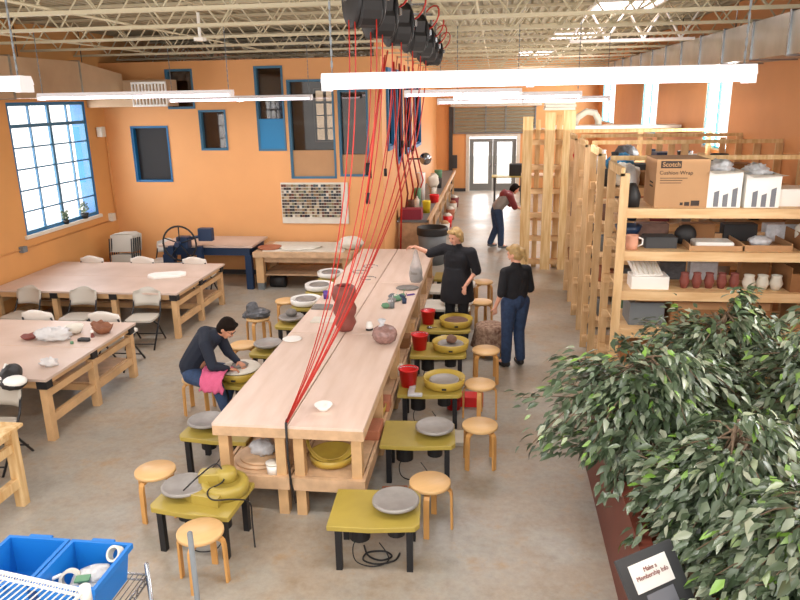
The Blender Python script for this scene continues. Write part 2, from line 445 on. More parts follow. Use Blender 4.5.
# double door
def door(name, x0, x1, hs):
    r = bpy.data.objects.new(name, None); COL.objects.link(r); r['kind'] = 'structure'
    m = MB(); y = YF+.05; w = .16
    m.bb(x0, x0+w, y, y+.05, 0.01, 2.0).bb(x1-w, x1, y, y+.05, .01, 2.0).bb(x0+w, x1-w, y, y+.05, .01, .3).bb(x0+w, x1-w, y, y+.05, 1.88, 2.0)
    m.build('door_leaf', 'board', r)
    MB().bb(x0+w, x1-w, y+.02, y+.03, .3, 1.88).build('pane', 'glass', r)
    xh = x1-.08 if hs > 0 else x0+.08
    MB().cyl((xh, y-.05, 1.0), .03, .05, 10).tube([(xh, y-.04, .95), (xh, y-.04, 1.1)], .012).build('door_handle', 'steel', r)
door('door_1', -.93, -.045, 1); door('door_2', -.035, .85, -1)
struct(MB().bb(-1.07, -.94, YF-.03, YF+.12, 0, 2.08).bb(.86, .99, YF-.03, YF+.12, 0, 2.08).bb(-1.07, .99, YF-.03, YF+.12, 2.08, 2.18), 'trim_2', 'offw')
# grey shutter panel and beam over the doors
t = thing('roller_shutter', 'olive grey closed shutter panel on the orange wall above the glazed double doors', 'shutter', (0, YF, 2.2))
m = MB()
for k in range(7): m.bb(-1.5, 1.5, -.05, -.01, .06+k*.13, .17+k*.13)
m.build('slat_panel', 'shutter', t)
MB().bb(-1.55, -1.5, -.08, -.01, 0, 1.0).bb(1.5, 1.55, -.08, -.01, 0, 1.0).bb(-.35, -.3, -.07, -.01, .03, 1.0).bb(.4, .45, -.07, -.01, .03, 1.0).bb(-1.5, 1.5, -.07, -.01, 0, .05).build('frame', 'board', t)
MB().bb(-1.65, 1.75, -.2, -.01, 1.0, 1.15).build('header_box', 'offw', t)
# outdoor ground strip beyond the doors
struct(MB().bb(-14, 12, YF+.3, 45, -.12, -.02), 'ground', 'offw')

# roof joists -------------------------------------------------------
def joist_part(yspan=(XL, XR)):
    t = thing('roof_joist', 'cream open web steel joist spanning the ceiling', 'joist', (0, 0, 0), 0, 'open web joists under the metal deck')
    m = MB().bb(yspan[0], yspan[1], -.045, -.02, 4.44, 4.475).bb(yspan[0], yspan[1], .02, .045, 4.44, 4.475)
    m.build('bottom_chord', 'joist', t)
    MB().bb(yspan[0], yspan[1], -.045, -.02, 4.89, 4.925).bb(yspan[0], yspan[1], .02, .045, 4.89, 4.925).build('top_chord', 'joist', t)
    m = MB(); x = yspan[0]; up = False
    while x < yspan[1]-.1:
        m.tube([(x, 0, 4.9 if up else 4.46), (min(x+.34, yspan[1]), 0, 4.46 if up else 4.9)], .0125, 5, False); x += .34; up = not up
    m.build('web', 'joist', t); return t
J = joist_part(); J.location = (0, 2.3, 0)
KIDS_J = None
for k, y in enumerate([3.9, 5.5, 7.05, 8.6, 10.2, 11.8, 13.4, 15.0, 16.6, 18.2, 19.8, 21.4, 23.0, 24.6, 26.2]): dup(J, (0, y, 0))
for x in (-6.6, -4.4, -.2, 1.6):
    one(MB().tube([(x, 1, 4.5), (x, 27.5, 4.5)], .014, 6).tube([(x+.35, 1, 4.86), (x+.35, 27.5, 4.86)], .012, 6), 'bridging_rod', 'joist', 'long thin cream rods running away between the ceiling joists', 'rod', 'bridging rods along the ceiling')
# joist end pieces at the right, window light put into their white colour
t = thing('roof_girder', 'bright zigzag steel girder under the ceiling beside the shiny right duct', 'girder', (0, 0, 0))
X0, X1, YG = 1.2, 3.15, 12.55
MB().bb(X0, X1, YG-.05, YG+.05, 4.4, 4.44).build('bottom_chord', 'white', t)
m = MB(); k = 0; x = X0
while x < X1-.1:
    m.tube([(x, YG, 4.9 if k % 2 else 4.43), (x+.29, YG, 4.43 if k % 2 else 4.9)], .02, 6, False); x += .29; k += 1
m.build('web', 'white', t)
# skylights
for x, y, w, d, lab in ((1.81, 17.6, 1.0, 1.6, 'bright rectangular skylight in the ceiling, nearer of the two over the aisle'), (1.25, 24.6, 1.0, 2.0, 'bright skylight far down the ceiling near the end wall'), (1.95, 12.0, .9, 1.2, 'bright skylight over the front of the aisle beside the zigzag girder')):
    t = thing('skylight', lab, 'skylight', (x, y, 4.9))
    MB().bb(-w/2-.05, w/2+.05, -d/2-.05, -d/2, -.03, .02).bb(-w/2-.05, w/2+.05, d/2, d/2+.05, -.03, .02).bb(-w/2-.05, -w/2, -d/2, d/2, -.03, .02).bb(w/2, w/2+.05, -d/2, d/2, -.03, .02).build('frame', 'white', t)
    MB().bb(-w/2, w/2, -d/2, d/2, 0, .01).build('diffuser', 'tube', t)

# ducts ------------------------------------------------------------
t = thing('air_duct', 'tan painted rectangular air duct along the left wall ending in a grille', 'duct', (0, 0, 0))
m = MB().bb(XL, -7.35, 2, 12.4, 3.68, 4.3)
P0 = [(XL, 12.4, 3.68), (-7.35, 12.4, 3.68), (-7.35, 12.4, 4.3), (XL, 12.4, 4.3)]; P1 = [(XL, 13.6, 3.66), (-7.2, 13.6, 3.66), (-7.2, 13.6, 4.12), (XL, 13.6, 4.12)]
m.add(P0+P1, [(0, 1, 5, 4), (1, 2, 6, 5), (2, 3, 7, 6), (3, 0, 4, 7)])
m.bb(XL, -6.3, 13.6, 14.05, 3.5, 4.0)
m.build('duct_run', 'ductl', t)
for y in (3, 4.5, 6, 7.5, 9, 10.5, 12.4): MB().bb(XL, -7.33, y-.015, y+.015, 3.66, 4.32).build('seam_flange', 'galv', t)
m = MB().bb(-6.98, -6.28, 13.48, 13.52, 3.5, 3.54).bb(-6.98, -6.28, 13.48, 13.52, 3.92, 3.96)
for k in range(11): m.bb(-6.98+k*.068, -6.96+k*.068, 13.49, 13.53, 3.54, 3.92)
m.build('grille', 'white', t)
for y in (10.8, 12.6): MB().tube([(-7.4, y, 4.25), (-7.4, y, 4.93)], .008, 6).build('hanger', 'dkgrey', t)
t = thing('air_duct', 'shiny galvanised air duct running along the top of the right wall', 'duct', (0, 0, 0))
MB().bb(3.22, XR-.02, 3, 22, 3.98, 4.43).build('duct_run', 'galv', t)
for y in (5, 8, 11, 14, 17, 20): MB().tube([(3.3, y, 4.43), (3.3, y, 4.93)], .008, 6).build('hanger', 'steel', t)
for y in [4+1.2*k for k in range(15)]: MB().bb(3.2, XR-.015, y-.02, y+.02, 3.96, 4.45).build('seam_flange', 'steel', t)
# conduits and boxes on left wall
t = thing('conduit', 'thin conduit with junction boxes running along the left wall below the window', 'conduit', (0, 0, 0))
MB().tube([(XL+.02, 5, 1.2), (XL+.02, 13.9, 1.2)], .012, 6).build('pipe', 'wall_l', t)
MB().box((XL+.04, 10.95, 1.2), (.08, .12, .1)).build('junction_box', 'greyp', t)
MB().box((XL+.05, 13.9, 1.27), (.1, .12, .16)).build('junction_box', 'offw', t)
MB().tube([(XL+.03, 14.1, 1.2), (XL+.03, 14.1, 3.0)], .012, 6).build('pipe', 'wall_l', t)
one(MB().rbox((XL+.08, 13.85, 3.02), (.12, .16, .2)), 'wall_speaker', 'offw', 'small off-white box high in the corner right of the big window', 'speaker')
# small plants on the sill
def sill_plant(y, s, lab):
    t = thing('potted_plant', lab, 'plant', (XL+.02, y, 1.4))
    MB().lathe([(.05*s, 0), (.075*s, .1*s), (.07*s, .1*s), (.04*s, .02)], (0, 0, 0), 14).build('pot', 'rubber', t)
    m = MB(); rnd = random.Random(int(y*10))
    for k in range(26):
        a = rnd.uniform(0, 2*PI); h = rnd.uniform(.12, .3)*s; r = rnd.uniform(.02, .12)*s
        p = Vector((.4*r*math.cos(a), r*math.sin(a), h)); u = Vector((.02, .02, .01)); w = Vector((-.01, .02, .02))
        m.add([(0, 0, .08*s), (0.003, .003, .08*s), p], [(0, 1, 2)]); m.add([p-u, p+w, p+u, p-w], [(0, 1, 2, 3)])
    m.build('foliage', 'leaf', t)
sill_plant(12.32, .8, 'tiny dark potted plant on the sill of the big left window, nearer one')
sill_plant(12.95, 1.1, 'small bushy potted plant at the far end of the left window sill')

# ------------------------------------------------------------------ lights fixtures
def fixture(x0, x1, y, z, label, rz=0, ntube=2, chains=True, zc=4.45):
    L = x1-x0; t = thing('strip_light', label, 'ceiling light', ((x0+x1)/2, y, z), rz, 'hanging fluorescent strip lights')
    h = L/2
    m = MB(); m.add([(-h, -.07, .015), (-h, .07, .015), (-h, .05, .065), (-h, -.05, .065), (h, -.07, .015), (h, .07, .015), (h, .05, .065), (h, -.05, .065)],
                    [(0, 1, 2, 3), (7, 6, 5, 4), (0, 4, 5, 1), (3, 2, 6, 7), (0, 3, 7, 4), (1, 5, 6, 2)])
    m.build('housing', 'fixt', t)
    for s in (-1, 1): MB().tube([(-h+.05, s*.045, -.002), (0, s*.045, -.002), (h-.05, s*.045, -.002)], .017, 10).build('tube', 'tube', t)
    for q in (-h+.02, 0, h-.02): MB().box((q, 0, -.005), (.035, .13, .045)).build('socket_bar', 'fixt', t)
    if chains:
        for s in (-1, 1):
            m = MB(); k = 0; zz = .065
            while zz < zc-z:
                m.box((s*(h-.05)*1., 0, zz+.018), (.012 if k % 2 else .004, .004 if k % 2 else .012, .036)); zz += .03; k += 1
            m.build('chain', 'greyp', t)
    return t
fixture(-.94, 1.31, 4.0, 3.665, 'large white fluorescent strip light hanging nearest, in front of the cord reels')
fixture(-1.2, .35, 9.8, 3.62, 'thin fluorescent strip light just behind the left half of the nearest strip')
fixture(-.55, 1.13, 9.9, 3.57, 'fluorescent strip light behind the right half of the nearest strip')
fixture(-.9, 1.75, 11.6, 3.5, 'farthest low fluorescent strip light above the aisle')
fixture(-5.93, -3.31, 9.0, 3.66, 'long fluorescent strip light at left in front of the wall grille', .02)
fixture(-5.53, -3.03, 12.0, 3.6, 'fluorescent strip light at left hanging close to the partition windows')
fixture(-5.13, -2.71, 4.0, 3.69, 'fluorescent strip light hanging nearest on the left window side')
one(MB().box((0, 0, 0), (.12, .12, .04)).cyl((0, 0, .02), .02, .3), 'ceiling_lamp', 'white', 'tiny square lamp under the ceiling left of centre', 'lamp', loc=(-3.75, 9.2, 4.35))
# lamp hoods in the distance
for x, y, z in ((.9, 20, 3.5), (1.6, 22, 3.45)):
    pass

# ------------------------------------------------------------------ cord reels and cords
seam = Vector((-1.725, 5.37, .925))
reels = [(-.86, 4.9), (-.9, 5.8), (-.88, 6.7), (-.84, 7.7), (-.86, 8.7), (-.9, 9.8), (-.92, 10.9)]
def catenary(a, b, sag, n=16):
    return [a.lerp(b, i/n)+Vector((0, 0, -sag*4*(i/n)*(1-i/n))) for i in range(n+1)]
for k, (x, y) in enumerate(reels):
    labs = ['nearest black cord reel under the ceiling, red cords dropping to the table end', 'second black cord reel from the front, hanging under the ceiling', 'third black cord reel in the hanging row', 'middle black cord reel of the hanging row', 'fifth black cord reel counted from the front', 'sixth black cord reel, last but one in the row', 'farthest black cord reel with red loops beside it']
    RZ = .5; t = thing('cord_reel', labs[k], 'cord reel', (x, y, 4.22), RZ, 'black cord reels hanging in a row')
    RX = Matrix.Rotation(PI/2, 3, 'Y')
    MB().lathe([(.05, -.1), (.17, -.1), (.19, -.085), (.19, -.075), (.12, -.07), (.12, .07), (.19, .075), (.19, .085), (.17, .1), (.05, .1)], (0, 0, 0), 20, True, RX).build('spool', 'rubber', t)
    MB().lathe([(.125, -.065), (.155, -.05), (.155, .05), (.125, .065)], (0, 0, 0), 18, True, RX).build('wound_cord', 'redc', t)
    MB().lathe([(0, -.075), (.11, -.075), (.125, -.06), (.125, .06), (.11, .075), (0, .075)], (0, -.06, -.06), 14, False, RX).box((0, -.1, .03), (.1, .14, .2), rx=.3).build('housing', 'rubber', t)
    MB().lathe([(0, .078), (.06, .078), (.06, .09), (0, .09)], (0, -.06, -.06), 14, False, RX).box((.11, -.12, .0), (.02, .12, .05)).build('side_plate', 'steel', t)
    MB().bb(-.13, -.12, -.03, .03, -.02, .3).bb(.12, .13, -.03, .03, -.02, .3).bb(-.13, .13, -.03, .03, .28, .3).build('bracket', 'steel', t)
    m = MB(); m.tube([Vector((.12, -.05, .15))+Vector((.1*math.sin(a*.7), .12*math.cos(a), .12*math.sin(a))) for a in [j*.5 for j in range(14)]], .008, 6)
    m.build('cord_loop', 'redc', t)
    # cords drawn down to the end of the table seam
    Ri = Matrix.Rotation(-RZ, 3, 'Z'); O = Vector((x, y, 4.22))
    for j, dx in enumerate(((-.08, -.04, .1), (-.05, .04), (-.03, .05), (0,), (0,), (0,), ())[k]):
        p = Vector((x+dx, y-.12, 4.08)); e = seam+Vector((-.008+.003*k+.003*j, -.0, .004*j))
        pts = [Ri @ (q-O) for q in [Vector((p.x+(e.x-p.x)*(w_/20)**2.1, p.y+(e.y-p.y)*(w_/20)**(2.1-.06*k), p.z+(e.z-p.z)*w_/20)) for w_ in range(21)]]
        MB().tube(pts, .0042+.0006*k, 6).build('red_cord', 'redc', t)
# black cable running from table seam to floor
one(MB().tube([(-1.725, 5.4, .945), (-1.725, 5.36, .925), (-1.725, 5.35, .6), (-1.71, 5.35, .35), (-1.70, 5.42, .12), (-1.66, 5.6, .02)], .011, 6), 'black_cable', 'rubber', 'black cable dropping to the floor in the gap between the two table ends', 'cable')
for k, (x, y, z, zt) in enumerate(((-2.0, 11.5, 2.35, 4.2), (-1.6, 9.0, 2.3, 4.1), (-1.45, 8.2, 2.75, 4.1), (-2.0, 13.2, 2.2, 4.3), (-1.9, 15.0, 2.6, 4.3), (-1.95, 16.5, 2.5, 4.3), (-2.0, 18, 2.3, 4.3))):
    labs = ['hanging red cord with a black plug in front of the orange partition', 'hanging red cord with a black plug nearer the table vase', 'short hanging red cord ending above the others', 'hanging red cord at the partition corner']
    t = thing('hanging_cord', labs[k] if k < 4 else 'red cord hanging along the corridor wall windows', 'cord', (x, y, 0), 0, 'red cords hanging free' if k < 4 else 'red cords along the corridor wall')
    MB().tube([(.25, .1, zt), (.12, 0, (z+zt)/2), (0, 0, z+.1)], .009, 6).build('cord', 'redc', t)
    MB().tube([(0, 0, z+.12), (0, 0, z-.02)], .03, 8, rs=None).build('plug', 'rubber', t)
for k in range(5):
    x = -2.1; y = 15.2+k*.9
    m = MB().tube([(x+.02, y, 4.3), (x+.03, y+.1, 2.4), (x+.12+.03*k, y+.15, 1.45), (x+.05, y+.3, .91 if y > 15.8 else .03)], .022, 6)
    one(m, 'air_hose', 'redc' if k % 2 == 0 else 'darkred', 'red hose hanging down the corridor wall beside the blue windows', 'hose', 'red hoses on the corridor wall')

# ------------------------------------------------------------------ work tables
def table_dims(m_top, x0, x1, y0, y1, z, th): m_top.bb(x0, x1, y0, y1, z-th, z)
def central(x0, x1, y0, y1, label, inner):
    """long plywood-topped throwing-room table with a lower shelf"""
    t = thing('work_table', label, 'table', ((x0+x1)/2, (y0+y1)/2, 0), 0, 'plywood work tables pushed into one long bench')
    w = (x1-x0)/2; d = (y1-y0)/2
    MB().bb(-w, w, -d, d, .865, .89).build('tabletop', 'ply', t)
    MB().bb(-w, w, -d, -d+.04, .775, .865).bb(-w, w, d-.04, d, .775, .865).bb(-w, -w+.04, -d+.04, d-.04, .775, .865).bb(w-.04, w, -d+.04, d-.04, .775, .865).build('apron', 'edge', t)
    for sx in (-1, 1):
        for sy in (-1, 0, 1):
            MB().box((sx*(w-.075), sy*(d-.085), .3875), (.09, .09, .775)).build('leg', 'leg', t)
    MB().bb(-w+.04, w-.04, -d+.06, d-.06, .36, .385).build('lower_shelf', 'edge', t)
    MB().bb(-w, w, -d, -d+.04, .27, .39).bb(-w, w, d-.04, d, .27, .39).bb(-w, -w+.03, -d+.04, d-.04, .27, .39).bb(w-.03, w, -d+.04, d-.04, .27, .39).build('shelf_apron', 'edge', t)
    return t
ys = [5.375, 7.86, 10.3, 12.75]
LB = ['left near section of the long plywood table, its corner toward the viewer', 'left middle section of the long plywood table beside the seated man', 'left far section of the long plywood table toward the tile poster']
RB = ['right near section of the long plywood table holding the small white bowl', 'right middle section of the long plywood table under the bagged clay', 'right far section of the long plywood table beside the standing woman']
for k in range(3):
    central(-2.40, -1.735, ys[k], ys[k+1]-.015, LB[k], 1); central(-1.72, -1.055, ys[k], ys[k+1]-.015, RB[k], -1)

def worktable(x0, x1, y0, y1, label, nleg, z=.75, group='low wooden work tables at left', brackets=True, top='plyt', legm='leg', rows=2, lo=.2):
    t = thing('work_table', label, 'table', ((x0+x1)/2, (y0+y1)/2, 0), 0, group)
    w = (x1-x0)/2; d = (y1-y0)/2
    MB().bb(-w, w, -d, d, z-.03, z).build('tabletop', top, t)
    m = MB().bb(-w+.04, w-.04, -d+.05, -d+.09, z-.12, z-.03).bb(-w+.04, w-.04, d-.09, d-.05, z-.12, z-.03)
    for s in (-1, 1): m.bb(*sorted((s*(w-.09), s*(w-.05))), -d+.09, d-.09, z-.1, z-.03).bb(*sorted((s*(w-.09), s*(w-.05))), -d+.09, d-.09, z-.24, z-.16)
    m.build('apron', legm, t)
    m2 = MB()
    for i in range(nleg):
        x = -w+.08+(2*w-.16)*i/(nleg-1)
        for s in ((-1, 0, 1) if rows == 3 else (-1, 1)):
            y = s*(d-.08)
            if s == 0 and 0 < i < nleg-1: continue
            MB().box((x, y, (z-.03)/2), (.085, .085, z-.03)).build('leg', legm, t)
            if brackets: MB().bb(x-.06, x+.06, y-.055, y+.055, z-.13, z-.032).build('corner_bracket', 'black', t)
    m = MB()
    for i in (0, nleg-1):
        x = -w+.08+(2*w-.16)*i/(nleg-1); m.bb(x-.03, x+.03, -d+.1, d-.1, lo, lo+.09)
    m.bb(-w+.1, w-.1, -.03, .03, lo, lo+.08)
    if rows == 3: MB().bb(-w+.12, w-.12, -.0, d-.15, lo+.08, lo+.1).build('lower_shelf', 'edge', t); MB().bb(-w, w, -.003, .003, z, z+.0008).build('top_seam', 'edge', t)
    m.build('lower_rail', legm, t); return t
worktable(-7.95, -4.8, 9.95, 11.98, 'big low table along the left wall with a white slab on it', 4, rows=3)
worktable(-7.95, -4.72, 6.5, 8.5, 'second low table at left with brown bowls and crumpled bags on it', 4, rows=3)
worktable(-5.9, -4.22, 4.55, 5.4, 'pale pine table corner in front of the chair with the bag', 2, z=.8, brackets=False, top='pinel', legm='pinel', group=None)
# blue bench at partition
t = thing('bench_table', 'navy blue legged table with plywood top against the orange partition', 'table', (-5.55, 13.42, 0))
MB().bb(-.95, .95, -.5, .5, .84, .88).build('tabletop', 'plyt', t)
MB().bb(-.88, .88, -.45, -.4, .68, .84).bb(-.88, .88, .4, .45, .68, .84).bb(-.88, -.84, -.4, .4, .68, .84).bb(.84, .88, -.4, .4, .68, .84).build('apron', 'dkblue', t)
for sx in (-1, 1):
    for sy in (-1, 1): MB().box((sx*.84, sy*.4, .34), (.13, .11, .68)).build('leg', 'dkblue', t)
# slab roller with hand wheel on it
t = thing('slab_roller', 'dark slab roller press with a large spoked hand wheel at the blue table', 'press', (-5.92, 12.75, 0))
m = MB(); RX = Matrix.Rotation(PI/2, 3, 'X')
m.tube([(.33*math.cos(a), -.12, .98+.33*math.sin(a)) for a in [2*PI*i/28 for i in range(29)]], .018, 8, False)
m.build('hand_wheel', 'rubber', t)
m = MB()
for k in range(5):
    a = 2*PI*k/5+.3; m.tube([(0, -.12, .98), (.32*math.cos(a), -.12, .98+.32*math.sin(a))], .012, 6)
m.build('spokes', 'rubber', t)
MB().rbox((.02, .03, .98), (.24, .2, .22), .03).cyl((0, -.15, .98), .05, .12, 12, RX).build('gearbox', 'dkblue', t)
MB().rbox((.45, .1, 1.12), (.28, .16, .24), .03).tube([(.15, .08, 1.05), (.45, .08, 1.1)], .03, 8).build('bracket', 'dkblue', t)
MB().box((-.25, .05, .45), (.1, .12, .9)).box((.32, .05, .45), (.1, .12, .9)).box((.03, .05, .35), (.6, .1, .08)).build('stand', 'dkblue', t)
one(MB().rbox((0, 0, .06), (.5, .35, .12), .03).tube([(-.2, 0, .15), (.2, .05, .17)], .03), 'tool_tray', 'greyp', 'grey tray standing under the hand wheel press', 'tray', loc=(-5.9, 12.75, .40))
# wooden bench by partition
t = thing('wedging_table', 'heavy wooden table with plastered top standing under the tile poster', 'table', (-3.62, 13.45, 0))
MB().bb(-.97, .97, -.55, .55, .66, .76).build('tabletop', 'edge', t)
MB().bb(-.8, .8, -.45, .45, .76, .775).build('plaster_slab', 'offw', t)
for sx in (-1, 1):
    for sy in (-1, 1): MB().box((sx*.86, sy*.43, .4), (.15, .15, .52)).build('leg', 'leg', t); MB().box((sx*.86, sy*.43, .07), (.13, .13, .14)).build('foot', 'greyp', t)
MB().bb(-.8, .8, -.43, -.38, .54, .64).bb(-.8, .8, .38, .43, .54, .64).bb(-.8, .8, .3, .4, .2, .3).bb(-.86, -.8, -.4, .4, .2, .28).bb(.8, .86, -.4, .4, .2, .28).bb(-.8, .8, -.4, .3, .27, .3).build('rail', 'edge', t)
one(MB().tube([(0, 0, .12), (.3, 0, .12)], .12, 14), 'black_roll', 'rubber', 'black round tub on the floor under the wooden wedging table', 'tub', loc=(-4.35, 13.2, .0))
one(MB().ell((0, 0, .03), (.4, .3, .035), 22, 8, jit=.1, seed=3), 'crumpled_wrap', 'offw', 'flat crumpled white wrap on the wedging table', 'wrap', loc=(-3.75, 13.3, .76))
one(MB().ell((0, 0, .11), (.24, .18, .13), 18, 10, jit=.1, seed=5), 'crumpled_wrap', 'offw', 'white plastic bundle behind the end of the long table', 'wrap', loc=(-2.72, 13.3, .775))
one(MB().lathe([(.0, .0), (.2, .0), (.24, .04), (.22, .04), (.18, .015), (0, .015)], (0, 0, 0), 20), 'shallow_dish', 'terral', 'reddish shallow dish on the left end of the wedging table', 'dish', loc=(-4.35, 13.25, .765))
# tile poster
t = thing('tile_display', 'white wall panel with rows of small dark glaze sample tiles', 'tile display', (-3.63, YP-.02, 1.53))
MB().bb(-.7, .7, -.02, 0, -.42, .42).build('backing', 'offw', t)
m = MB(); rnd = random.Random(5)
for r in range(11):
    for c in range(24):
        x = -.66+c*.052; z = .36-r*.062
        if rnd.random() < .97: m.box((x, -.03, z), (.048, .01, .05+rnd.uniform(-.008, .004)))
m.build('glaze_tiles', 'tiles', t)
m = MB()
for r in range(11): m.bb(-.69, .58, -.034, -.02, .322-r*.062, .33-r*.062)
m.build('tile_rails', 'offw', t)

# ------------------------------------------------------------------ stools
def make_stool(label, loc, rz):
    t = thing('stool', label, 'stool', (*loc, 0), rz, 'round birch stools')
    MB().lathe([(.0, .405), (.17, .405), (.178, .41), (.178, .434), (.172, .44), (0, .44)], (0, 0, 0), 32).build('seat', 'birch', t)
    for k in range(4):
        a = PI/4+k*PI/2; c, s = math.cos(a), math.sin(a); n = Vector((-s, c, 0)); m = MB()
        path = [(.05, .397), (.12, .397), (.165, .388), (.188, .362), (.195, .32), (.2, 0)]
        vs = []
        for i, (r, z) in enumerate(path):
            th = .017 if i < 3 else .019
            for q in (-1, 1):
                rin = r - (th if i >= 3 else 0); zin = z-(th if i < 3 else 0)
                if i == 2: rin = r-.008
                p_out = Vector((c*r, s*r, z)); p_in = Vector((c*rin, s*rin, zin))
                vs += [p_out+n*q*.024, p_in+n*q*.024]
        fs = []
        for i in range(len(path)-1):
            o = i*4; e = o+4
            fs += [(o, e, e+2, o+2), (o+1, o+3, e+3, e+1), (o, o+1, e+1, e), (o+2, e+2, e+3, o+3)]
        fs += [(0, 2, 3, 1), (len(vs)-4, len(vs)-3, len(vs)-1, len(vs)-2)]
        m.add(vs, fs); m.build('leg', 'birchl', t)
    return t
SL = [(-.487, 5.363, .7, 'birch stool at the nearest right wheel, right of the grey disc'), (-.085, 6.5, .1, 'birch stool in the right row beside the second yellow wheel table'),
      (-.106, 7.556, .75, 'birch stool beside the third right wheel, the one with the grey rag'), (-.052, 8.697, .1, 'birch stool in front of the patterned cloth-covered stool'),
      (-.158, 10.933, .4, 'birch stool right behind the woman in black tunic'), (-.147, 12.211, .2, 'farthest birch stool in the right row'),
      (-2.95, 5.324, .5, 'birch stool left of the nearest left wheel disc'), (-2.175, 4.474, .75, 'frontmost birch stool, behind the grey metal post'),
      (-3.45, 7.45, .1, 'stool the seated man is sitting on'), (-3.298, 8.629, .4, 'empty birch stool right behind the seated man'),
      (-3.486, 9.831, .7, 'birch stool with a grey plastic bag lying on it'), (-3.323, 10.773, .3, 'farthest birch stool in the left row'),
      (-.007, 9.705, .3, 'stool hidden under the brown patterned cloth')]
s0 = None
for x, y, rz, lab in SL:
    if s0 is None: s0 = make_stool(lab, (x, y), rz)
    else: dup(s0, (x, y, 0), rz, lab)
# cloth over stool
m = MB(); n = 48; vs = []; fs = []
prof = [(0, .455), (.1, .457), (.18, .455), (.205, .44), (.215, .38), (.23, .28), (.245, .18), (.255, .1)]
for j, (r, z) in enumerate(prof):
    for k in range(n):
        a = 2*PI*k/n; q = 1+(.09*math.sin(7*a)+.05*math.sin(11*a+1))*max(0, (j-3)/4)
        vs.append((r*q*math.cos(a), r*q*math.sin(a), z+(.02*math.sin(3*a) if j == len(prof)-1 else 0)))
for j in range(len(prof)-1):
    for k in range(n): fs.append((j*n+k, (j+1)*n+k, (j+1)*n+(k+1) % n, j*n+(k+1) % n))
m.add(vs, fs, True)
one(m, 'draped_cloth', 'giraffe', 'brown spotted cloth draped over a stool beside the woman in jeans', 'cloth', loc=(-.007, 9.705, 0))
m = MB().ell((0, 0, .06), (.2, .17, .08), 20, 12, jit=.12, seed=2).ell((-.07, -.03, .12), (.1, .09, .13), 16, 10, jit=.15, seed=8).ell((-.16, 0, .02), (.09, .1, .05), 14, 8, jit=.12, seed=9)
one(m, 'plastic_bag', 'bagd', 'crumpled grey plastic bag lying on the stool behind the seated man', 'bag', loc=(-3.486, 9.831, .44), remesh=.012, smooth=1)

